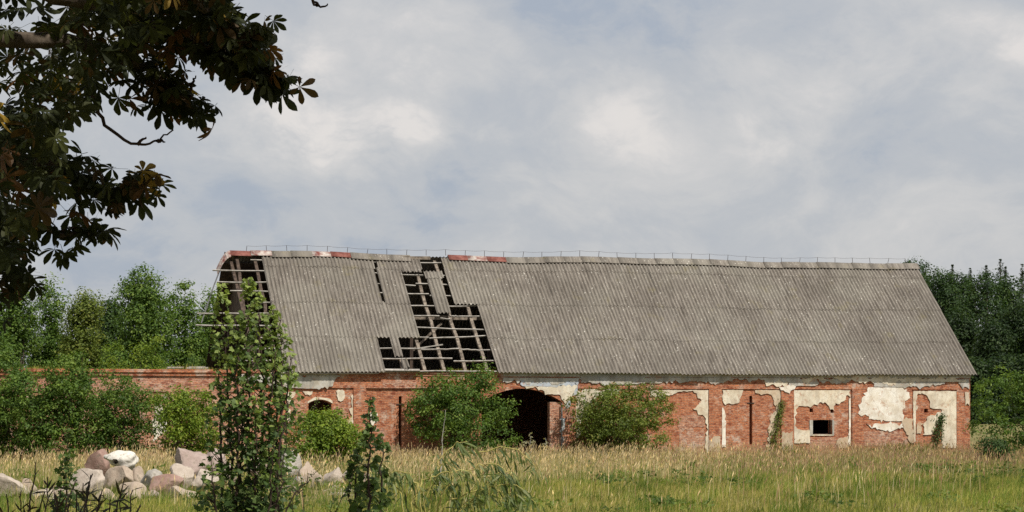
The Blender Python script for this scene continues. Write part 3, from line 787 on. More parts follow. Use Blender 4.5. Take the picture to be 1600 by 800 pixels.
GREEN_MID = [(0.0333, 0.0666, 0.0128), (0.0614, 0.1152, 0.0192), (0.105, 0.1728, 0.0282), (0.1664, 0.2304, 0.041)]
GREEN_DARK = [(0.022, 0.044, 0.0143), (0.0374, 0.0726, 0.0198), (0.0605, 0.1056, 0.0242), (0.0935, 0.1375, 0.0297)]
GREEN_YEL = [(0.0607, 0.1013, 0.0135), (0.1107, 0.1755, 0.0189), (0.1755, 0.243, 0.027), (0.2565, 0.297, 0.0459)]
GREEN_OLIVE = [(0.0546, 0.0806, 0.0143), (0.0936, 0.1326, 0.0208), (0.1456, 0.1846, 0.0312), (0.208, 0.221, 0.0494)]
FOREST = [(0.0162, 0.0324, 0.0135), (0.027, 0.0567, 0.0175), (0.0459, 0.0864, 0.0216), (0.0743, 0.1148, 0.0297)]
PINE = [(.018, .030, .016), (.028, .046, .020), (.042, .062, .024)]

def dome_lobes(rg, wx, dy, h, k, base=.15, shape=1.0):
    """lobes filling a rounded bush that stands on the ground at the origin"""
    L = []
    for i in range(k):
        a = rg.uniform(0, 2 * math.pi); r = math.sqrt(rg.random()) * .74; zz = rg.uniform(base, .82)
        lim = math.sqrt(max(.05, 1 - ((zz - .3) / .75) ** 2)) if zz > .3 else 1.0
        x, y = r * math.cos(a) * wx * lim, r * math.sin(a) * dy * lim
        q = rg.uniform(.34, .50)
        L.append(((x, y, zz * h), (wx * q, dy * q, h * q * .50 * shape)))
    L.append(((0, 0, h * .74), (wx * .5, dy * .5, h * .25)))
    for i in range(11):                                  # ragged shoots
        a = rg.uniform(0, 2 * math.pi); e_ = rg.uniform(.05, 1.35); c = .93 * math.cos(e_)
        q = rg.uniform(.08, .17); L.append(((c * math.cos(a) * wx, c * math.sin(a) * dy, h * (.25 + .75 * math.sin(e_))), (wx * q, dy * q, h * q * .9)))
    return L
def wood_for(lobes, rg, h, r0, trunk_h, mat_=None, nst=1):
    mb = MB()
    for s in range(nst):
        bx, by = (0, 0) if nst == 1 else rg.normal(0, r0 * 6, 2)
        tp = np.array([bx * 1.5 + rg.normal(0, .02 * h), by * 1.5 + rg.normal(0, .02 * h), trunk_h])
        pts = curve_pts([(bx, by, -.2), (bx + rg.normal(0, .01 * h), by, trunk_h * .5), tp], 4)
        mb.tube(pts, np.linspace(r0, r0 * .6, len(pts)), 7)
        for i in rg.permutation(len(lobes))[:max(3, len(lobes) // nst)]:
            c = np.array(lobes[i][0]); mid = tp * .5 + c * .5 + np.array([0, 0, -.05 * h]) + rg.normal(0, .02 * h, 3)
            pp = curve_pts([tp - np.array([0, 0, trunk_h * rg.uniform(0, .3)]), mid, c], 4)
            mb.tube(pp, np.linspace(r0 * .45, r0 * .08, len(pp)), 5)
    return mb
def plant(name, label, cat, pos, lobes, rg, nclump, per, size, cols, r0, trunk_h, group=None, nst=1, spread=.35, inner=.22, m=None, up=.45, wood_m=None):
    e = empty(name, tuple(pos)); tag(e, label, cat, group)
    P, nr, dr, sz, col, cc = crown_leaves(lobes, rg, nclump, per, size, cols, spread, inner, up=up)
    leaf_obj('foliage' if trunk_h < 1.5 else 'crown', e, P, nr, dr, sz, col, DIAMOND, m)
    h = max(l[0][2] for l in lobes)
    wood_for(lobes, rg, h, r0, trunk_h, nst=nst).build('stems' if nst > 1 else 'trunk', wood_m or bark, e, True)
    return e
def bush(name, label, px0, px1, pyt, Y, seed, cols, nclump=420, per=16, size=.13, depth=.75, cat='bush', k=16, group=None, inner=.25):
    rg = rng_of(seed); wx = (px1 - px0) / 2 * Y / FPX * 1.08; x = ((px0 + px1) / 2 - CX) / FPX * Y
    g = float(gz(x, Y)); h = H + (HY - pyt) * Y / FPX - g
    lobes = dome_lobes(rg, wx * .98, wx * depth, h * .98, k)
    return plant(name, label, cat, (x, Y, g - .05), lobes, rg, int(nclump * .62), per * 2.5, size * 1.12, cols, .05, h * .3, group, nst=3, spread=.25, inner=inner)

def wallY(px): return bw(*([fx(px), 0, 0]))[1]
bush('elder_bush', 'large dark green elder bush growing against the wall beside the arched doorway', 632, 798, 572, wallY(718) - 2.2, 21, GREEN_MID, 950, 18, .13, .8, k=22)
bush('elder_bush', 'olive green bush with reddish base before the pale panel beyond the doorway', 896, 1052, 598, wallY(975) - 1.9, 22, GREEN_OLIVE, 900, 18, .12, .75, k=22)
bush('elder_bush', 'compact bright green bush under the arched window behind the boulders', 455, 560, 640, 101.0, 23, GREEN_YEL, 620, 18, .12, .85, k=18)
bush('hazel_bush', 'yellowish green bush with brown stems before the roofless brick wing', 230, 356, 600, 106.0, 24, GREEN_YEL, 650, 17, .12, .75, k=18)
bush('bramble_bush', 'dark rounded bush with a taller knob standing before the roofless wing', 134, 246, 588, 108.0, 25, GREEN_MID, 700, 17, .12, .75, k=16)
bush('bramble_bush', 'broad tangled thicket covering the far end of the roofless wing', 40, 176, 546, 108.5, 26, GREEN_MID, 1000, 18, .13, .8, k=20)
bush('bramble_bush', 'tallest dark green thicket at the end of the ruined wing', -60, 74, 540, 110.0, 27, GREEN_MID, 900, 18, .13, .8, k=20)
bush('field_bush', 'glossy green round bush standing past the gable end of the barn', 1534, 1716, 576, 118.0, 28, GREEN_MID, 1100, 18, .13, .8, k=22)
bush('field_bush', 'low nettle clump at the foot of the round bush past the gable', 1525, 1578, 680, 108.0, 29, GREEN_DARK, 220, 14, .10, .7, k=9, cat='weed')
bush('robinia_bush', 'feathery light green sapling growing inside the roofless wing', 196, 266, 522, 124.0, 30, GREEN_YEL, 330, 16, .11, .8, k=12)
bush('robinia_bush', 'small pale shrub inside the roofless wing near the open barn end', 280, 335, 552, 124.0, 31, GREEN_MID, 220, 15, .11, .8, k=9)
bush('robinia_bush', 'low light shrub inside the roofless wing beside the feathery sapling', 150, 205, 540, 125.0, 32, GREEN_YEL, 220, 15, .11, .8, k=9)
# climbing saplings on the wall
def climber(name, label, pts, Y0, seed, n, wid, cols, size=.10):
    rg = rng_of(seed); P = curve_pts([bw(F(px, py)[0], -.16 - Y0, F(px, py)[1]) for px, py in pts], 6)
    base = P[0].copy(); base[2] = 0; e = empty(name, tuple(base)); tag(e, label, 'sapling')
    mb = MB(); mb.tube([tuple(p - base) for p in [base * np.array([1, 1, 0])] + list(P)], np.linspace(.03, .01, len(P) + 1), 5); mb.build('stem', twigm, e)
    u = rg.random(n); i = (u * (len(P) - 1)).astype(int); C = P[i] + rg.normal(0, 1, (n, 3)) * np.array([wid, .07, .16]) * (1.15 - .6 * u)[:, None]
    nr = unit(np.array([.2, -.7, .5]) + rg.normal(0, .5, (n, 3))); dr = rg.normal(0, 1, (n, 3)) + np.array([0, 0, -.4])
    leaf_obj('foliage', e, C - base, nr, dr, size * rg.uniform(.7, 1.3, n), mixcol(cols, rg.normal(.5, .25, n)), DIAMOND)
climber('ivy_sapling', 'thin leafy sapling leaning up the brick pilaster between the slit and square window', [(1206, 700), (1211, 675), (1216, 650), (1222, 625)], 0, 41, 750, .16, GREEN_OLIVE, .09)
climber('ivy_sapling', 'small bushy sapling against the plastered last panel of the barn', [(1460, 698), (1464, 680), (1467, 662), (1471, 645)], 0, 42, 520, .20, GREEN_DARK, .10)
climber('ivy_sapling', 'pale dry sapling standing beside the arched window ledge', [(484, 662), (486, 648), (491, 634), (497, 622)], .1, 43, 60, .10, GREEN_MID, .09)

# ------------------------------------------------------------------ trees
def tree(name, label, px, pyt, hw_px, Y, seed, cols, nclump, per, size, group=None, zlow=.18, k=14, spread=.40):
    rg = rng_of(seed); x = (px - CX) / FPX * Y; g = float(gz(x, Y)); h = H + (HY - pyt) * Y / FPX - g; wx = hw_px * Y / FPX
    L = []
    for i in range(k):
        zz = rg.uniform(zlow, .80); a = rg.uniform(0, 2 * math.pi); prof = (1 - max(0, (zz - .45) / .55) ** 1.8) * (.75 + .25 * min(1, zz / .35))
        r = math.sqrt(rg.random()) * .68 * prof; q = rg.uniform(.30, .46)
        L.append(((r * math.cos(a) * wx, r * math.sin(a) * wx, zz * h), (wx * q * 1.1, wx * q * 1.1, h * q * .44)))
    L.append(((rg.normal(0, .08 * wx), 0, h * .86), (wx * .36, wx * .36, h * .13)))
    L.append(((rg.normal(0, .3 * wx), 0, h * .80), (wx * .34, wx * .34, h * .14)))
    return plant(name, label, 'tree', (x, Y, g - .05), L, rg, int(nclump * .95), per * 2.2, size * .98, cols, .02 * h, h * .30, group, spread=spread)
def pine(name, label, px, pyt, hw_px, Y, seed, nclump, per, size, group=None):
    rg = rng_of(seed); x = (px - CX) / FPX * Y; g = float(gz(x, Y)); h = H + (HY - pyt) * Y / FPX - g; wx = hw_px * Y / FPX
    e = empty(name, (x, Y, g - .05)); tag(e, label, 'tree', group)
    mb = MB(); mb.tube([(0, 0, -.2), (0, .05, h * .5), (0, 0, h * .98)], [.018 * h, .011 * h, .002 * h], 7); mb.build('trunk', bark, e, True)
    zz = rg.uniform(.3, 1.0, nclump) ** .8; tier = np.minimum(np.round(zz * 16) / 16 + rg.normal(0, .022, nclump), .995); a = rg.uniform(0, 2 * np.pi, nclump)
    rr_ = wx * ((1 - tier) ** .65 * 1.3 + .05) * np.sqrt(rg.uniform(.02, 1, nclump)) * (.35 + 1.0 * np.sin(a * 2 + tier * 23 + seed) ** 2)
    cc = np.stack([rr_ * np.cos(a), rr_ * np.sin(a), tier * h - rr_ * .12], -1)
    idx = np.repeat(np.arange(nclump), per); P = cc[idx] + rg.normal(0, .22, (len(idx), 3)) * np.array([1, 1, .8]) * (1.08 - tier[idx])[:, None] * 2.4
    nr = unit(rg.normal(0, .6, P.shape) + np.array([0, 0, .8])); dr = P * np.array([1, 1, 0]) / max(wx, .1) + rg.normal(0, .5, P.shape) + np.array([0, 0, .25])
    f = rg.normal(.5, .2, nclump)[idx] + rg.normal(0, .15, len(idx))
    leaf_obj('crown', e, P, nr, dr, size * rg.uniform(.7, 1.3, len(P)) * (1.5 - 1.1 * tier[idx]), mixcol(PINE, f), DIAMOND)
    return e
gl = 'trees beyond the roofless wing'
tree('willow_tree', 'pale green bushy tree beyond the broad thicket', 22, 436, 52, 150, 51, GREEN_MID, 800, 20, .20, gl)
tree('willow_tree', 'light green tree with a ragged twin top beyond the thicket', 82, 434, 44, 156, 52, GREEN_MID, 750, 20, .20, gl)
tree('alder_tree', 'lower yellowish tree between the ragged tree and the tall round one', 132, 452, 40, 152, 53, GREEN_OLIVE, 650, 20, .20, gl)
tree('alder_tree', 'tallest round dark green tree rising beyond the roofless wing', 222, 416, 66, 148, 54, GREEN_MID, 1250, 20, .20, gl, k=20)
tree('alder_tree', 'slimmer tree close beside the tall round tree', 290, 440, 38, 152, 55, GREEN_MID, 650, 20, .20, gl)
tree('alder_tree', 'narrow light tree next to the open end of the barn roof', 328, 452, 26, 155, 56, GREEN_MID, 450, 20, .19, gl)
tree('alder_tree', 'dark low tree in the gap behind the robinia sapling', 168, 462, 36, 165, 57, GREEN_DARK, 600, 20, .22, gl)
tree('alder_tree', 'dark tree filling the space behind the open barn end', 345, 470, 40, 168, 58, GREEN_DARK, 600, 20, .22, gl)
tree('willow_tree', 'pale tree past the end of the ruined wing', -50, 446, 50, 150, 59, GREEN_MID, 700, 20, .20, gl)
gr_ = 'edge of the woods past the gable'
LB = 'dark broadleaved tree in the wood edge past the barn gable'
fr = rng_of(77)
spec = [(1436, 401, 36, 305), (1472, 416, 36, 296), (1506, 422, 34, 312), (1540, 420, 38, 290), (1580, 424, 36, 300), (1620, 418, 38, 295), (1665, 430, 38, 300),
        (1455, 470, 34, 268), (1500, 480, 34, 262), (1548, 500, 36, 256), (1592, 470, 36, 262), (1640, 480, 38, 260), (1520, 560, 26, 235), (1478, 540, 26, 240), (1568, 560, 28, 236), (1612, 555, 28, 236), (1390, 440, 34, 300)]
for i, (px, pt, hw, Y) in enumerate(spec):
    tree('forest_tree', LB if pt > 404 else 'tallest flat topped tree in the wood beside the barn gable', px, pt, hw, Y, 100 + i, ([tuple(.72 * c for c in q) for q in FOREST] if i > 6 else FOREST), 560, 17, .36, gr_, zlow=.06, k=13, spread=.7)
for i, (px, pt, hw) in enumerate([(1488, 413, 10), (1516, 418, 9), (1541, 414, 10), (1563, 404, 13), (1571, 416, 9), (1597, 412, 12), (1634, 408, 12)]):
    pine('pine_tree', 'dark pointed conifer rising above the wood edge', px, pt, hw * 1.5, 325 + i % 3 * 6, 140 + i, 420, 10, .34, 'conifers above the wood edge')

# ------------------------------------------------------------------ foreground saplings
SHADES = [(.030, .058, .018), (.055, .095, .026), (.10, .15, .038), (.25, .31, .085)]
def leader_plant(name, label, leaders, Y, seed, per_m, size, cols, side, tpl=LOBED, cat='sapling', stem_m=None, r0=.02, tipcol=None):
    """upright shoots given as pixel polylines at one distance, with leaves on short side twigs"""
    rg = rng_of(seed); base = at(leaders[0][0][0], 900, Y); base[2] = 0
    e = empty(name, tuple(base)); tag(e, label, cat)
    C = []; Dn = []; S = []; K = []
    for li, L in enumerate(leaders):
        yo = rg.normal(0, .18)
        P = [at(px, py, Y + yo) for px, py in L]; P[0][2] = max(P[0][2], 0.0) if li else -0.05
        P = curve_pts(P, 7, .012, rg); n = len(P)
        mb = MB(); mb.tube([tuple(p - base) for p in P], np.linspace(r0, r0 * .18, n), 6); mb.build('stem', stem_m or twigm, e, True)
        seg = np.linalg.norm(np.diff(P, axis=0), axis=1); tot = seg.sum(); m_ = int(tot * per_m)
        u = rg.random(m_) ** 1.25; x = u * (n - 1); i = np.minimum(x.astype(int), n - 2); p = P[i] + (P[i + 1] - P[i]) * (x - i)[:, None]
        nc = max(6, m_ // 9); uc = rg.random(nc) ** 1.2; ac = rg.uniform(0, 2 * np.pi, nc); rc = np.sqrt(rg.uniform(.05, 1, nc)); ci = rg.integers(0, nc, m_); loose = rg.random(m_) < .25
        u = np.where(loose, u, np.clip(uc[ci] + rg.normal(0, .016, m_), 0, 1)); x = u * (n - 1); i = np.minimum(x.astype(int), n - 2); p = P[i] + (P[i + 1] - P[i]) * (x - i)[:, None]
        a = np.where(loose, rg.uniform(0, 2 * np.pi, m_), ac[ci] + rg.normal(0, .35, m_)); taper = np.clip(1.25 - 1.15 * u, .14, 1)
        r = side * 1.15 * np.where(loose, np.sqrt(rg.uniform(.03, 1, m_)), np.clip(rc[ci] + rg.normal(0, .18, m_), .02, 1.3)) * taper
        out = np.stack([np.cos(a), np.sin(a), rg.uniform(-.1, .5, m_)], -1)
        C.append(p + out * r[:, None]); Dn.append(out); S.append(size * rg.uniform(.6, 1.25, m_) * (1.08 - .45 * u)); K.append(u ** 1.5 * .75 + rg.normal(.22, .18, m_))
        tw = MB()
        for q in rg.permutation(m_)[:max(4, m_ // 14)]:
            tw.tube([tuple(p[q] - base - out[q] * 0 - np.array([0, 0, r[q] * .5])), tuple(p[q] + out[q] * r[q] - base)], [.006, .003], 4)
        tw.build('twigs', stem_m or twigm, e)['kind'] = 'stuff'
    C = np.concatenate(C); Dn = np.concatenate(Dn); S = np.concatenate(S); K = np.concatenate(K)
    nr = unit(np.array([.1, -.25, .75]) + rg.normal(0, .55, C.shape)); dr = Dn + rg.normal(0, .4, C.shape) + np.array([0, 0, -.35])
    ok = C[:, 2] > .03
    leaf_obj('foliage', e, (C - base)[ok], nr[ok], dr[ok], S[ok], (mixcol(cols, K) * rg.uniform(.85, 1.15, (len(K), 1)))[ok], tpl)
    return e
leader_plant('poplar_sapling', 'tall many stemmed poplar sapling with pale shoot tips before the open barn end',
    [[(392, 955), (390, 800), (388, 640), (386, 510), (387, 436)], [(380, 950), (365, 800), (358, 650), (352, 530), (346, 446)], [(400, 950), (408, 800), (410, 640), (406, 530), (404, 450)],
     [(405, 950), (425, 800), (432, 650), (426, 555), (422, 478)], [(405, 950), (428, 800), (438, 660), (440, 570), (438, 490)], [(375, 955), (350, 820), (345, 700), (342, 600), (338, 535)],
     [(385, 955), (372, 810), (372, 680), (370, 560), (368, 500)], [(400, 955), (420, 820), (420, 720), (425, 600), (432, 548)], [(388, 950), (380, 850), (376, 760), (378, 640), (378, 560)],
     [(382, 955), (345, 850), (335, 770), (330, 720)], [(395, 955), (395, 840), (398, 740), (400, 620)], [(410, 955), (425, 850), (436, 720), (450, 610), (452, 556)]],
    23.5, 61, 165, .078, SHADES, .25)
leader_plant('poplar_sapling', 'slender young poplar with loose lobed leaves before the slit in the wall',
    [[(580, 985), (576, 880), (575, 780), (578, 690), (579, 620)], [(578, 985), (590, 850), (598, 750), (597, 680)], [(582, 985), (562, 850), (556, 760), (556, 700)]], 21.0, 62, 175, .082, SHADES[:3] + [(.10, .15, .05)], .15)
leader_plant('poplar_sapling', 'small dark sapling standing in the tall grass beside the half buried pale boulder',
    [[(104, 960), (105, 840), (104, 760), (105, 672)]], 26.0, 63, 260, .08, SHADES[:3], .19)
leader_plant('birch_sapling', 'thin reddish twigged sapling with tiny leaves between poplar and bright bush',
    [[(428, 985), (432, 880), (436, 780), (445, 700), (452, 620)], [(432, 930), (440, 820), (470, 760), (500, 730)], [(430, 930), (420, 800), (425, 720), (436, 660)]], 22.0, 64, 70, .035, GREEN_MID, .16, DIAMOND, r0=.012)
leader_plant('thin_sapling', 'bare pale stemmed sapling with a few drooping leaves by the big elder bush',
    [[(684, 800), (688, 740), (691, 690), (696, 640)]], 70.0, 65, 16, .20, GREEN_OLIVE, .3, LANCE, stem_m=lathm, r0=.03)

# chestnut shaded weeds, dark arching stems
def weed(name, label, base_px, Y, tips, seed, nleaf=9, size=.10, m=twigm, cols=((.02, .02, .012), (.035, .045, .015), (.05, .03, .018)), tpl=LANCE, group=None, cat='weed', r0=.007):
    rg = rng_of(seed); base = at(base_px, 900, Y); base[2] = 0; e = empty(name, tuple(base)); tag(e, label, cat, group); C = []; Dr = []
    for px, py in tips:
        tip = at(px, py, Y + rg.normal(0, .3)); mid = base * .45 + tip * .55 + np.array([rg.normal(0, .06), 0, .25 + rg.normal(0, .06)])
        P = curve_pts([base + np.array([rg.normal(0, .03), 0, 0]), mid, tip], 8, .008, rg); mb = MB()
        mb.tube([tuple(p - base) for p in P], np.linspace(r0, r0 * .35, len(P)), 5); mb.build('stem', m, e)
        for q in range(nleaf):
            u = rg.uniform(.35, 1.0); k = min(int(u * (len(P) - 1)), len(P) - 2); C.append(P[k] + (P[k + 1] - P[k]) * rg.random())
            Dr.append(unit(P[k + 1] - P[k]) * .6 + rg.normal(0, .5, 3) + np.array([0, 0, -.25]))
    C = np.array(C); Dr = np.array(Dr); n = len(C)
    leaf_obj('foliage', e, C - base, unit(rg.normal(0, .5, (n, 3)) + np.array([0, -.3, .7])), Dr, size * rg.uniform(.6, 1.4, n), mixcol(cols, rg.random(n)), tpl)
wl = 'dark withered weed with arching stems beside the boulder heap'
for i, (bp, tips) in enumerate([(30, [(55, 722), (10, 772), (70, 768), (-5, 790)]), (60, [(75, 745), (118, 752), (95, 765), (140, 768)]), (95, [(145, 740), (130, 755), (110, 780), (85, 772)]),
                                (140, [(195, 745), (160, 765), (172, 780), (120, 770)]), (175, [(208, 765), (220, 790), (190, 772)]), (10, [(30, 775), (-10, 760), (48, 790)]), (110, [(142, 742), (90, 792), (150, 790)])]):
    weed('withered_weed', wl, bp, 17.0 + (i % 3) * .8, tips, 200 + i, group='withered weeds under the chestnut', size=.12, r0=.013, nleaf=20)
weed('bramble_shoot', 'dark twiggy bramble shoots rising before the split pale boulders', 500, 21, [(470, 745), (545, 738), (520, 770), (455, 775), (560, 720)], 221, 12, .045, cols=GREEN_DARK, tpl=DIAMOND)
# willow shoots
def willow():
    rg = rng_of(71); Y = 31.0; base = at(655, 960, Y); base[2] = 0; e = empty('willow_shrub', tuple(base)); tag(e, 'low willow shrub with arching yellow twigs and hanging narrow leaves', 'shrub')
    paths = [[(640, 900), (690, 800), (740, 770), (790, 755), (820, 765), (838, 790)], [(650, 900), (650, 780), (680, 735), (730, 712), (790, 700), (825, 715), (838, 738)],
             [(640, 900), (630, 790), (612, 745), (598, 722), (588, 730)], [(660, 900), (690, 770), (730, 740), (765, 722), (790, 735)], [(650, 900), (668, 770), (690, 742), (735, 738), (750, 760)],
             [(650, 900), (655, 780), (640, 750), (618, 735), (606, 745)], [(655, 900), (700, 810), (750, 775), (800, 770), (815, 800)], [(640, 900), (600, 800), (585, 765), (572, 770)],
             [(660, 900), (720, 800), (770, 745), (800, 742), (812, 770)], [(650, 900), (640, 810), (655, 770), (700, 760), (715, 785)], [(648, 900), (676, 760), (700, 700), (730, 690)]]
    C = []; Dr = []
    for L in paths:
        yo = rg.normal(0, .35); P = [base] + [at(px, py, Y + yo) for px, py in L[1:]]; P = curve_pts(P, 6, .022, rg)
        mb = MB(); mb.tube([tuple(p - base) for p in P], np.linspace(.013, .004, len(P)), 5); mb.build('branch', willowtwig, e, True)
        for q in range(64):
            u = rg.uniform(.3, 1.0); k = min(int(u * (len(P) - 1)), len(P) - 2); p = P[k] + (P[k + 1] - P[k]) * rg.random()
            if rg.random() < .45:
                sd = np.array([rg.normal(0, .10), rg.normal(0, .1), -rg.uniform(.02, .15)]); p = p + sd
            C.append(p); Dr.append(np.array([rg.normal(.12, .3), rg.normal(0, .3), -1.0]) + unit(P[k + 1] - P[k]) * .4)
    C = np.array(C); Dr = np.array(Dr); n = len(C)
    leaf_obj('foliage', e, C - base, unit(rg.normal(0, .6, (n, 3)) + np.array([.3, -.6, .3])), Dr, .19 * rg.uniform(.6, 1.35, n), mixcol([(.05, .08, .03), (.09, .13, .04), (.14, .17, .06), (.20, .22, .10)], rg.random(n)), LANCE)
willow()

# ------------------------------------------------------------------ boulders
def boulder(spec, i):
    px, py, w_, h_, Y, kind, rough, label, extra = spec
    rg = rng_of(300 + i); import bmesh
    bm = bmesh.new(); bmesh.ops.create_icosphere(bm, subdivisions=5 if extra == 'hole' else 4, radius=1.0)
    co = np.array([v.co[:] for v in bm.verts])
    for _ in range(rough + (2 if kind != 'white' else 1)):
        n = unit(rg.normal(0, 1, 3)); lim = rg.uniform(.42, .80); d = co @ n; over = np.maximum(d - lim, 0); co -= over[:, None] * n[None] * .92
    f = sum(np.sin(co @ rg.normal(0, q, 3) + rg.uniform(0, 6))[:, None] * co * a for q, a in ((2.2, .09), (4, .055), (8, .026), (15, .014), (28, .009)))
    co = co + f
    co -= (co.max(0) + co.min(0)) / 2; co /= (co.max(0) - co.min(0)) / 2
    sx = w_ * .62 * Y / FPX; sz = h_ * .58 * Y / FPX; sy = (sx + sz) / 2 * rg.uniform(.85, 1.1)
    co = co * np.array([sx, sy, sz])
    c = at(px, py, Y)
    if extra == 'hole':
        q = np.array([-.22 * sx, 0, -.02]); near = np.hypot(co[:, 0] - q[0], co[:, 2] - q[2]); m_ = (near < .075) & (co[:, 1] < 0); co[m_, 1] += .35
    for v, p in zip(bm.verts, co): v.co = p
    me = bpy.data.meshes.new('boulder'); bm.to_mesh(me); bm.free()
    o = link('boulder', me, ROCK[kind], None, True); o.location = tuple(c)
    tag(o, label, 'boulder', 'boulders heaped before the barn')
    me.set_sharp_from_angle(angle=math.radians(38)) if hasattr(me, 'set_sharp_from_angle') else None
BS = [(12, 764, 66, 44, 70, 'pale', 5, 'broad pale boulder lying alone in the tall grass beyond the dark sapling', 0), (48, 762, 20, 26, 70, 'tan', 5, 'small tan stone beside the broad lone pale boulder', 0),
      (155, 730, 34, 50, 76, 'red', 6, 'brownish red boulder leaning against the white limewashed one', 0), (189, 720, 44, 29, 73, 'white', 3, 'white limewashed stone with a dark drilled hole, perched on the heap', 'hole'),
      (136, 758, 52, 46, 70, 'pale', 4, 'smooth pale boulder with arching dark weeds before it', 0), (188, 756, 46, 50, 72, 'tan', 8, 'squarish tan boulder carrying the white limewashed stone', 0),
      (210, 772, 42, 34, 68, 'tan', 5, 'tan boulder below the narrow upright brown stone', 0), (216, 752, 20, 42, 72, 'tan', 5, 'narrow upright brown stone beside the tan block under the white stone', 0), (238, 752, 32, 34, 71, 'grey', 7, 'dark grey angular stone in the middle of the heap', 0),
      (262, 762, 42, 38, 70, 'red', 7, 'rust coloured cracked boulder below the large pink one', 0), (300, 734, 48, 60, 74, 'pink', 5, 'large rounded pink granite boulder on top of the heap', 0),
      (333, 728, 36, 48, 75, 'pink', 4, 'smooth pinkish boulder touching the large pink one', 0), (284, 748, 30, 42, 72, 'pale', 5, 'pale stone wedged under the large pink boulder', 0), (319, 752, 38, 34, 71, 'pale', 5, 'pale stone below the smooth pinkish boulder', 0),
      (285, 775, 40, 28, 68, 'tan', 5, 'flat tan boulder below the wedged pale stone', 0), (72, 778, 44, 26, 68, 'pale', 5, 'pale boulder sunk in grass between the lone broad boulder and the dark sapling', 0), (96, 770, 24, 24, 68, 'pink', 6, 'small pink stone beside the foot of the dark sapling', 0), (165, 778, 36, 26, 67, 'tan', 6, 'low tan stone in front of the smooth pale boulder', 0),
      (240, 778, 30, 22, 67, 'pink', 6, 'low pinkish stone below the dark grey angular one', 0),
      (453, 732, 31, 48, 80, 'grey', 8, 'tall grey pointed boulder beside the bright green bush', 0), (482, 746, 29, 44, 78, 'tan', 10, 'flat topped tan block standing next to the grey pointed boulder', 0),
      (524, 748, 36, 32, 76, 'pale', 9, 'pale split boulder with a dark underside below the bright bush', 0), (543, 745, 14, 26, 76, 'pale', 6, 'narrow pale stone touching the pale split boulder', 0), (450, 770, 32, 20, 71, 'pink', 7, 'long tilted pinkish stone lying in green grass', 0),
      (530, 768, 40, 18, 73, 'pale', 8, 'flat pale slab lying below the pale split boulder', 0), (536, 779, 36, 18, 70, 'pale', 8, 'lowest flat pale slab beside the slender young poplar', 0), (420, 794, 28, 28, 64, 'pink', 8, 'rough pink stone at the foot of the tall poplar sapling', 0), (404, 790, 16, 22, 64, 'pink', 6, 'small pink stone touching the rough one under the poplar', 0),
      (499, 753, 14, 20, 77, 'tan', 7, 'small tan stone between the tan block and the split boulder', 0), (574, 750, 14, 20, 78, 'pink', 7, 'small pink stone seen through the slender poplar', 0), (400, 730, 24, 32, 78, 'pink', 6, 'pink stone half hidden behind the tall poplar sapling', 0), (412, 742, 24, 34, 76, 'tan', 6, 'tan stone behind the stems of the tall poplar sapling', 0),
      (355, 742, 26, 34, 75, 'pink', 6, 'dull pink stone between the heap and the tall poplar stems', 0), (465, 757, 22, 22, 74, 'grey', 8, 'low grey stone under the tall pointed boulder', 0)]
for i, s in enumerate(BS): boulder(s, i)

# ------------------------------------------------------------------ grass
def smooth_noise(x, y, seed, s):
    rg = rng_of(seed); out = np.zeros(len(x))
    for k in range(7):
        a = rg.uniform(0, 2 * np.pi); q = s * rg.uniform(.6, 2.2); out += np.sin((x * np.cos(a) + y * np.sin(a)) * q + rg.uniform(0, 6))
    return out / 7
def in_view(x, y, m=1.15): return np.abs(x) < (.2286 * m * y + 1.0)
def blades(rg, x, y, h, lean, wid, col, z=None):
    n = len(x); a = rg.uniform(0, 2 * np.pi, n); b = rg.uniform(0, 2 * np.pi, n); ld = np.stack([np.cos(b) + .45, np.sin(b) * .6], -1)
    sx = np.stack([np.cos(a), np.sin(a)], -1) * wid[:, None] / 2; base = np.stack([x, y], -1)
    z0 = gz(x, y) - .05 if z is None else z
    mid = base + ld * (lean * h * .28)[:, None]; tip = base + ld * (lean * h)[:, None]; hz = h * np.sqrt(np.maximum(.15, 1 - (lean * .9) ** 2))
    V = np.zeros((n, 5, 3)); V[:, 0, :2] = base - sx; V[:, 1, :2] = base + sx; V[:, 2, :2] = mid + sx * .8; V[:, 3, :2] = mid - sx * .8; V[:, 4, :2] = tip
    V[:, 0, 2] = V[:, 1, 2] = z0; V[:, 2, 2] = V[:, 3, 2] = z0 + hz * .58; V[:, 4, 2] = z0 + hz
    o = np.arange(n)[:, None] * 5; q = o + np.array([[0, 1, 2, 3]]); t = o + np.array([[3, 2, 4]])
    return V.reshape(-1, 3), t, q, np.repeat(col, 5, 0), tip, z0 + hz, ld
def heads(rg, tip, zt, ld, L, wid, col):
    """seed heads: two crossed slim diamonds at the stem tips"""
    n = len(tip); a = rg.uniform(0, np.pi, n); Vs = []; Ts = []
    d = np.concatenate([ld * .35, np.ones((n, 1))], 1); d = unit(d); p0 = np.concatenate([tip, zt[:, None]], 1) - d * (L * .35)[:, None]
    for k in (0, 1):
        s = np.stack([np.cos(a + k * 1.57), np.sin(a + k * 1.57), np.zeros(n)], -1) * wid[:, None] / 2; m_ = p0 + d * (L * .45)[:, None]
        V = np.stack([p0, m_ + s, p0 + d * L[:, None], m_ - s], 1); o = (np.arange(n) + k * n)[:, None] * 4
        Vs.append(V.reshape(-1, 3)); Ts.append(np.concatenate([o + np.array([[0, 1, 2]]), o + np.array([[0, 2, 3]])]))
    return np.concatenate(Vs), np.concatenate(Ts), np.concatenate([np.repeat(col, 4, 0)] * 2)
TW, TU = P0, U
def front_of_barn(x, y, m=.35):
    q = np.stack([x, y], -1) - P0; return (q @ N) < -m
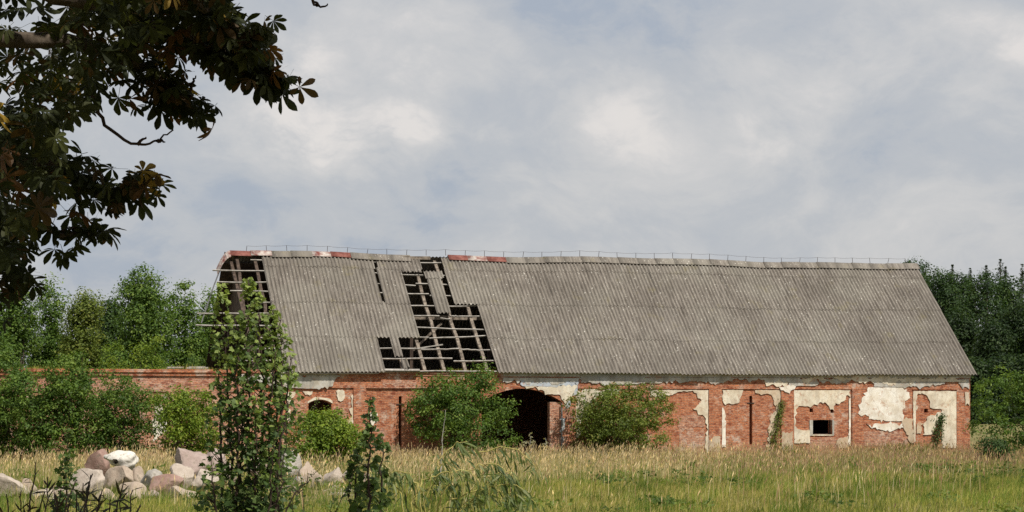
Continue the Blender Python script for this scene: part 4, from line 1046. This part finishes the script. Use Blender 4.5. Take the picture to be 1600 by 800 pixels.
def grass():
    rg = rng_of(88)
    def scatter(n, y0, y1):
        y = np.sqrt(rg.uniform(y0 ** 2, y1 ** 2, n)); x = rg.uniform(-1, 1, n) * (.2286 * 1.18 * y + 1); return x, y
    parts = {'tall_dry_grass': [[], [], [], []], 'green_grass': [[], [], [], []]}
    def push(which, V, t, q, c):
        L = parts[which]; b = sum(len(v) for v in L[0]); L[0].append(V); L[1].append(t + b)
        L[2].append(q + b if q is not None else np.zeros((0, 4), int)); L[3].append(c)
    DRY = np.array([(.55, .42, .26), (.65, .52, .345), (.74, .62, .44), (.46, .38, .195)])
    PUR = np.array([(.38, .24, .19), (.46, .31, .23), (.58, .44, .30), (.36, .30, .15)])
    GRN = np.array([(.13, .16, .030), (.20, .225, .045), (.28, .28, .065), (.36, .33, .10)])
    def tallness(x, y):
        """0 in the low green sward, 1 in the tall dry stand"""
        edge = 76 + 8 * smooth_noise(x, y, 5, .35) + np.clip((x - 3) * .9, 0, 9)
        edge = np.where(x < -4.5, 58 + 4 * smooth_noise(x, y, 6, .3), edge)
        return np.clip((y - edge) / 7, 0, 1)
    near_rock = lambda x, y: ((np.abs(y - 70) < 11) & (x / y > -.235) & (x / y < -.055))
    # dry stems with seed heads
    x, y = scatter(150000, 48, 150); k = tallness(x, y); keep = (rg.random(len(x)) < k * .95 + .02) & (front_of_barn(x, y) | (x / y > .207)) & ~(near_rock(x, y) & (rg.random(len(x)) < .82)) & (rg.random(len(x)) < .62 + 1.1 * smooth_noise(x, y, 61, 1.3)); x, y, k = x[keep], y[keep], k[keep]
    n = len(x); pz = smooth_noise(x, y, 9, .18); h = (.38 + .40 * rg.random(n) ** 1.3 + .22 * (rg.random(n) < .10)) * (.55 + .45 * k) * (1 + .35 * pz + .55 * smooth_noise(x, y, 33, 1.1)); h *= np.where(near_rock(x, y), .6, 1)
    pur = np.clip((x / y - .045) * 11 + .9 * smooth_noise(x, y, 12, .12) + .1, 0, 1); pick = rg.integers(0, 4, n)
    patchy = 1 + .28 * smooth_noise(x, y, 31, .9)[:, None] + .2 * smooth_noise(x, y, 32, .25)[:, None]
    col = np.where((rg.random(n) < pur)[:, None], PUR[pick], DRY[pick]) * rg.uniform(.5, 1.25, (n, 1)) * patchy
    grn = rg.random(n) < .15 + .42 * np.clip(3 * smooth_noise(x, y, 14, .28), 0, 1); col = np.where(grn[:, None], GRN[pick], col)
    V, t, q, c, tip, zt, ld = blades(rg, x, y, h, np.abs(rg.normal(.12, .12, n)), np.full(n, .009) * rg.uniform(.8, 1.5, n), col); push('tall_dry_grass', V, t, q, c)
    hd = ~grn & (rg.random(n) < .8); m_ = int(hd.sum())
    V, t, c = heads(rg, tip[hd], zt[hd], ld[hd], rg.uniform(.12, .24, m_), rg.uniform(.018, .040, m_), col[hd] * rg.uniform(.9, 1.2, (m_, 1))); push('tall_dry_grass', V, t, None, c)
    # scattered taller stalks
    x, y = scatter(3600, 56, 118); keep = front_of_barn(x, y, .8) & ~near_rock(x, y) & (smooth_noise(x, y, 41, .35) > -.05); x, y = x[keep], y[keep]; n = len(x)
    col = DRY[rg.integers(0, 4, n)] * rg.uniform(.7, 1.2, (n, 1)); rd = rg.random(n) < .3; col[rd] = np.array([.34, .20, .14])
    V, t, q, c, tip, zt, ld = blades(rg, x, y, rg.uniform(.70, 1.02, n), np.abs(rg.normal(.15, .12, n)), rg.uniform(.010, .016, n), col); push('tall_dry_grass', V, t, q, c)
    V, t, c = heads(rg, tip, zt, ld, rg.uniform(.16, .28, n), rg.uniform(.018, .032, n), col * rg.uniform(.9, 1.2, (n, 1))); push('tall_dry_grass', V, t, None, c)
    # rank green growth along the foot of the wall
    tt_ = rg.uniform(fx(600), fx(1540), 9000); dd_ = np.abs(rg.normal(0, .9, 9000)) + .3; p = P0[None] + tt_[:, None] * U - dd_[:, None] * N; x, y = p[:, 0], p[:, 1]
    cl = smooth_noise(tt_, dd_ * 0, 43, .9) + .35 * (tt_ > fx(1325)) * (tt_ < fx(1450)); keep = rg.random(len(x)) < np.clip(.15 + 1.1 * cl, 0, 1); x, y, cl = x[keep], y[keep], cl[keep]; n = len(x)
    col = np.array([(.075, .115, .022), (.12, .16, .03), (.18, .21, .045)])[rg.integers(0, 3, n)] * rg.uniform(.7, 1.2, (n, 1))
    V, t, q, c, *_ = blades(rg, x, y, (.35 + .75 * np.clip(cl + .2, 0, .8)) * rg.uniform(.5, 1.15, n), np.abs(rg.normal(.3, .2, n)), rg.uniform(.02, .045, n), col); push('green_grass', V, t, q, c)
    # broad leaved weeds scattered through the meadow
    tx, ty = scatter(520, 46, 116); kk = front_of_barn(tx, ty, .8) & (smooth_noise(tx, ty, 71, .25) > -.02); tx, ty = tx[kk], ty[kk]; nt = len(tx); idx = np.repeat(np.arange(nt), 46); n = len(idx)
    hh = rg.uniform(.22, .6, nt) * np.where(ty < 66, .6, 1); C = np.stack([tx[idx] + rg.normal(0, .2, n), ty[idx] + rg.normal(0, .2, n), hh[idx] * np.sqrt(rg.random(n))], -1)
    kc = mixcol([(.045, .08, .016), (.085, .13, .022), (.14, .18, .035)], rg.random(nt))[idx] * rg.uniform(.75, 1.2, (n, 1))
    tag(leaf_obj('meadow_weeds', None, C, unit(rg.normal(0, .5, (n, 3)) + np.array([0, -.2, .8])), rg.normal(0, 1, (n, 3)), rg.uniform(.08, .17, n), kc, DIAMOND), 'broad leaved green weeds scattered through the meadow grass', 'weeds', None, 'stuff')
    # green leaf blades everywhere, longest close to the wall
    x, y = scatter(150000, 30, 150); k = tallness(x, y); keep = (front_of_barn(x, y) | (x / y > .207)) & (rg.random(len(x)) < 1 - .6 * k); x, y, k = x[keep], y[keep], k[keep]; n = len(x)
    q_ = np.stack([x, y], -1) - P0; dw = -(q_ @ N); wallside = np.exp(-np.clip(dw, 0, 99) / 1.6) * (y > 100)
    h = (.13 + .20 * rg.random(n)) * (1 + .9 * k) * (1 + .35 * smooth_noise(x, y, 17, .35)) + wallside * .40 * rg.random(n) * (x > 8)
    pick = rg.integers(0, 4, n); col = GRN[pick] * rg.uniform(.6, 1.25, (n, 1)) * (1 + .3 * smooth_noise(x, y, 34, .8)[:, None]); yl = smooth_noise(x, y, 19, .22); m_ = rg.random(n) < np.clip(.18 + .5 * yl, 0, .7)
    col = np.where(m_[:, None], DRY[pick] * np.array([.8, .85, .7]), col)
    V, t, q, c, *_ = blades(rg, x, y, h, np.abs(rg.normal(.35, .22, n)), rg.uniform(.008, .016, n), col); push('green_grass', V, t, q, c)
    x, y = scatter(130000, 40, 90); k = tallness(x, y); keep = rg.random(len(x)) < 1 - k; x, y = x[keep], y[keep]; n = len(x)
    pn = smooth_noise(x, y, 51, .6); pm = smooth_noise(x, y, 52, .22); h = (.12 + .22 * rg.random(n)) * (1 + .55 * pn) * np.where((x > 9) & (y < 58), .6, 1)
    GR2 = np.array([(.13, .165, .034), (.22, .24, .048), (.32, .315, .075), (.43, .40, .13)]); col = GR2[rg.integers(0, 4, n)] * rg.uniform(.65, 1.2, (n, 1)) * (1 + .35 * pn[:, None])
    yl2 = rg.random(n) < np.clip(.22 + .8 * pm, 0, .75); col[yl2] = np.array([.46, .37, .16]) * rg.uniform(.7, 1.2, (int(yl2.sum()), 1))
    V, t, q, c, *_ = blades(rg, x, y, h, np.abs(rg.normal(.35, .22, n)), rg.uniform(.009, .018, n), col); push('green_grass', V, t, q, c)
    # extra low sward of the mown strip and rough tufts
    nt = 1500; tx, ty = scatter(nt, 44, 112); kk = front_of_barn(tx, ty, 1.0); tx, ty = tx[kk], ty[kk]; nt = len(tx)
    idx = np.repeat(np.arange(nt), 34); x = tx[idx] + rg.normal(0, .22, len(idx)); y = ty[idx] + rg.normal(0, .22, len(idx)); n = len(x)
    tc_ = GRN[rg.integers(0, 3, nt)] * np.array([.7, .95, .8]) * rg.uniform(.5, 1.1, (nt, 1)); th = rg.uniform(.25, .62, nt)
    V, t, q, c, *_ = blades(rg, x, y, th[idx] * rg.uniform(.6, 1.1, n), np.abs(rg.normal(.35, .2, n)), rg.uniform(.010, .018, n), tc_[idx] * rg.uniform(.8, 1.2, (n, 1))); push('green_grass', V, t, q, c)
    for nm, lab in (('tall_dry_grass', 'tall straw coloured grass with seed heads before the barn'), ('green_grass', 'low green grass and tufts of the meadow')):
        L = parts[nm]; V = np.concatenate(L[0]); t = np.concatenate(L[1]); q = np.concatenate(L[2]); c = np.concatenate(L[3])
        tag(link(nm, mesh_np(nm, V, t, q, c), grassm), lab, 'grass', None, 'stuff')
    # weeds on the wall tops
    n = 1500; t_ = np.concatenate([rg.uniform(tw0, T_L, 1000), rg.uniform(R(600, 580)[0], tC, 500)]); yy = rg.uniform(-.05, .42, n)
    ZT = np.where(t_ < T_L, ZW, WT); p = P0[None] + t_[:, None] * U + yy[:, None] * N; cl = np.clip(.35 + .9 * smooth_noise(t_, t_ * 0, 23, 1.5), .08, 1)
    col = GRN[rg.integers(0, 4, n)] * rg.uniform(.7, 1.2, (n, 1)); V, t, q, c, *_ = blades(rg, p[:, 0], p[:, 1], np.where(t_ < T_L, .5, .28) * cl * rg.uniform(.4, 1.1, n), np.abs(rg.normal(.3, .2, n)), rg.uniform(.012, .03, n), col, ZT - .02)
    tag(link('wall_top_weeds', mesh_np('wall_top_weeds', V, t, q, c), grassm), 'weeds and grass sprouting along the top of the broken walls', 'weeds', None, 'stuff')
    # taller pale stalks in the doorway
grass()
weed('mullein_stalks', 'pale dry stalks standing in the dark doorway', 826, wallY(826) - 1.0, [(820, 690), (828, 676), (834, 688), (812, 694)], 231, 12, .16, m=lathm, cols=((.20, .20, .10), (.30, .28, .16)), tpl=DIAMOND, r0=.02)
weed('mullein_stalks', 'pale dry stalks before the brick pier of the doorway', 853, wallY(853) - 1.0, [(852, 684), (857, 692), (848, 694)], 232, 8, .14, m=lathm, cols=((.20, .20, .10), (.30, .28, .16)), tpl=DIAMOND, r0=.02)

# ------------------------------------------------------------------ horse chestnut overhead
def chestnut():
    rg = rng_of(400); base = np.array([-9.0, 15.0, 0.0])
    e = empty('horse_chestnut_tree', tuple(base)); tag(e, 'large horse chestnut with browning leaves overhanging the meadow', 'tree')
    mb = MB(); P = curve_pts([base + (0, 0, -.2), base + (.1, 0, 2), base + (.3, -.2, 5), base + (.8, -.6, 9), base + (1.2, -1, 12.5)], 5)
    mb.tube([tuple(p - base) for p in P], np.linspace(.55, .12, len(P)), 12); mb.build('trunk', bark, e, True)
    limbs = [[base + (.2, 0, 3.6), at(-300, 260, 15.5), at(60, 250, 16), at(150, 300, 16.2), at(235, 282, 16.2)],
             [base + (.3, -.1, 4.4), at(-300, 60, 15), at(60, 60, 15.5), at(225, 100, 15.8), at(258, 145, 15.8), at(325, 180, 15.8)],
             [base + (.3, -.1, 4.8), at(-200, -60, 15), at(120, 0, 15.5), at(300, 60, 15.5), at(372, 94, 15.6), at(442, 121, 15.6)],
             [base + (.35, -.2, 5.2), at(-200, -200, 15), at(120, -60, 15), at(260, -10, 15), at(345, 22, 15), at(400, 80, 15)],
             [base + (.2, 0, 3.3), at(-250, 380, 15.5), at(-60, 360, 16.4), at(60, 360, 16.4), at(160, 366, 16.4)],
             [base + (.2, 0, 3.0), at(-250, 470, 15), at(-120, 430, 15.6), at(-10, 440, 16), at(40, 432, 16)]]
    limbs += [[base + (.5, -.3, 6.5), (-5.5, 13, 8), (-2.5, 12, 9), (-.3, 11.5, 9.2)], [base + (.6, -.4, 7.5), (-7, 11, 9.5), (-5, 8, 10)], [base + (.6, -.4, 7), (-12, 12, 9), (-14.5, 10, 9)],
              [base + (.5, -.3, 6), (-11, 18, 8), (-13, 20, 8.5)], [base + (.7, -.5, 8.5), (-7, 16, 11), (-5.5, 17, 12)], [base + (.4, -.2, 5.5), (-6, 18, 7.5), (-4.5, 20, 8)]]
    pl = []
    for L in limbs:
        Pp = curve_pts(L, 6, .02, rg); pl.append(Pp); mb = MB(); mb.tube([tuple(p - base) for p in Pp], np.linspace(.09, .010, len(Pp)), 7); mb.build('limb', bark, e, True)
    for L in ([at(140, 140, 15.8), at(165, 195, 15.8), at(215, 226, 15.8), at(245, 218, 15.8), at(271, 203, 15.8)], [at(215, 226, 15.8), at(228, 214, 15.8)], [at(245, 219, 15.8), at(258, 222, 15.8)],
              [at(296, 155, 15.8), at(300, 130, 15.8), at(306, 118, 15.8)], [at(470, -40, 15.5), at(483, -5, 15.5), at(498, 9, 15.5), at(512, 6, 15.5)], [at(496, 8, 15.5), at(492, 2, 15.5)]):
        Pp = curve_pts(L, 5, .006, rg); mb = MB(); mb.tube([tuple(p - base) for p in Pp], np.linspace(.016, .005, len(Pp)), 5); mb.build('bare_twig', twigm, e, True)
    # leaves: along the limbs in view, in the mass at the side, and through the whole crown
    C = []
    def along(P, u0, n, r):
        for _ in range(n):
            u = rg.uniform(u0, 1.0) ** .8; k = min(int(u * (len(P) - 1)), len(P) - 2); p = P[k] + (P[k + 1] - P[k]) * rg.random()
            C.append(p + rg.normal(0, 1, 3) * r * np.array([1, 1.8, .8]) * (1.2 - .85 * u))
    for i, (n, r) in enumerate(((90, .17), (115, .18), (200, .13), (160, .17), (90, .17), (50, .2))): along(pl[i], .40, n, r)
    ey = [-60, 0, 60, 110, 160, 200, 260, 300, 350, 400, 440, 480]; ex = [320, 300, 255, 205, 150, 95, 115, 105, 75, 35, 5, -15]
    for _ in range(900):
        py = rg.uniform(-60, 470); xm = np.interp(py, ey, ex); px = xm - abs(rg.normal(0, 130)) - rg.uniform(0, 30)
        if px < -130: continue
        C.append(at(px, py, rg.uniform(13.8, 18.5)))
    C = np.array(C)
    fpx = C[:, 0] / C[:, 1] * FPX + CX; fpy = HY - (C[:, 2] - H) / C[:, 1] * FPX
    n_view = len(C)
    out = [];
    while len(out) < 13000:
        d = unit(rg.normal(0, 1, 3)); p = np.array([-4.6, 12.0, 9.6]) + d * np.array([9.6, 8.2, 5.4]) * rg.uniform(.55, 1.02)
        px = p[0] / max(p[1], .5) * FPX + CX; py = HY - (p[2] - H) / max(p[1], .5) * FPX
        if p[1] > 2 and py > -75 and px > -40: continue          # the open view below the crown
        if p[2] < 4.2: continue
        out.append(p)
    C = np.concatenate([C, np.array(out)]); n = len(C)
    nr = unit(np.array([0, -.25, .65]) + rg.normal(0, .48, (n, 3))); dr = rg.normal(0, 1, (n, 3)) + np.array([.35, 0, -.7])
    sz = .222 * rg.uniform(.65, 1.2, n)
    K = np.array([(.020, .026, .009), (.030, .037, .012), (.042, .048, .014), (.068, .042, .016), (.09, .045, .016)]); col = K[rg.choice(5, n, p=[.3, .32, .2, .12, .06])] * rg.uniform(.75, 1.25, (n, 1))
    yel = rg.random(n) < .02; col[yel] = np.array([.34, .22, .04]) * rg.uniform(.7, 1.2, (int(yel.sum()), 1))
    inframe = (fpx > -5) & (fpx < 480) & (fpy > -5) & (fpy < 490)
    order = np.argsort(-(fpx + rg.normal(0, 25, n_view)) * inframe); single = order[:290]; single = single[inframe[single]]
    far_leaf = np.arange(n_view, n); rest = np.setdiff1d(np.arange(n_view), single)
    grp = rg.integers(0, 4, len(rest)); V = []; T = []; Cc = []; b = 0
    for k in range(4):
        ii = rest[grp == k]; v, t, c = leaf_arrays(C[ii] - base, nr[ii], dr[ii], sz[ii], col[ii], PALMS[k]); V.append(v); T.append(t + b); Cc.append(c); b += len(v)
    v, t, c = leaf_arrays(C[far_leaf] - base, nr[far_leaf], dr[far_leaf], sz[far_leaf] * 1.25, col[far_leaf], PALM_LOW); V.append(v); T.append(t + b); Cc.append(c)
    cr = link('crown', mesh_np('crown', np.concatenate(V), tris=np.concatenate(T), col=np.concatenate(Cc)), chestm, e); cr['kind'] = 'stuff'
    meshes = []
    for k in range(4):
        for j, cc in enumerate(K):
            T_, F_ = PALMS[k]; me = mesh_np('leaf', T_, tris=F_, col=np.tile(cc, (len(T_), 1))); me.materials.append(chestm); meshes.append(me)
    ym = [mesh_np('leaf', PALMS[k][0], tris=PALMS[k][1], col=np.tile((.33, .22, .04), (len(PALMS[k][0]), 1))) for k in range(4)]
    for m_ in ym: m_.materials.append(chestm)
    for i in single:
        me = ym[rg.integers(0, 4)] if yel[i] else meshes[rg.integers(0, 4) * 5 + rg.choice(5, p=[.3, .32, .2, .12, .06])]
        o = bpy.data.objects.new('leaf', me); COL.objects.link(o); o.parent = cr
        z = Vector(nr[i]); yv = Vector(dr[i]); yv = (yv - z * yv.dot(z)).normalized(); xv = yv.cross(z)
        M = Matrix((xv, yv, z)).transposed().to_4x4() @ Matrix.Scale(float(sz[i]), 4); M.translation = Vector(C[i] - base); o.matrix_local = M
chestnut()
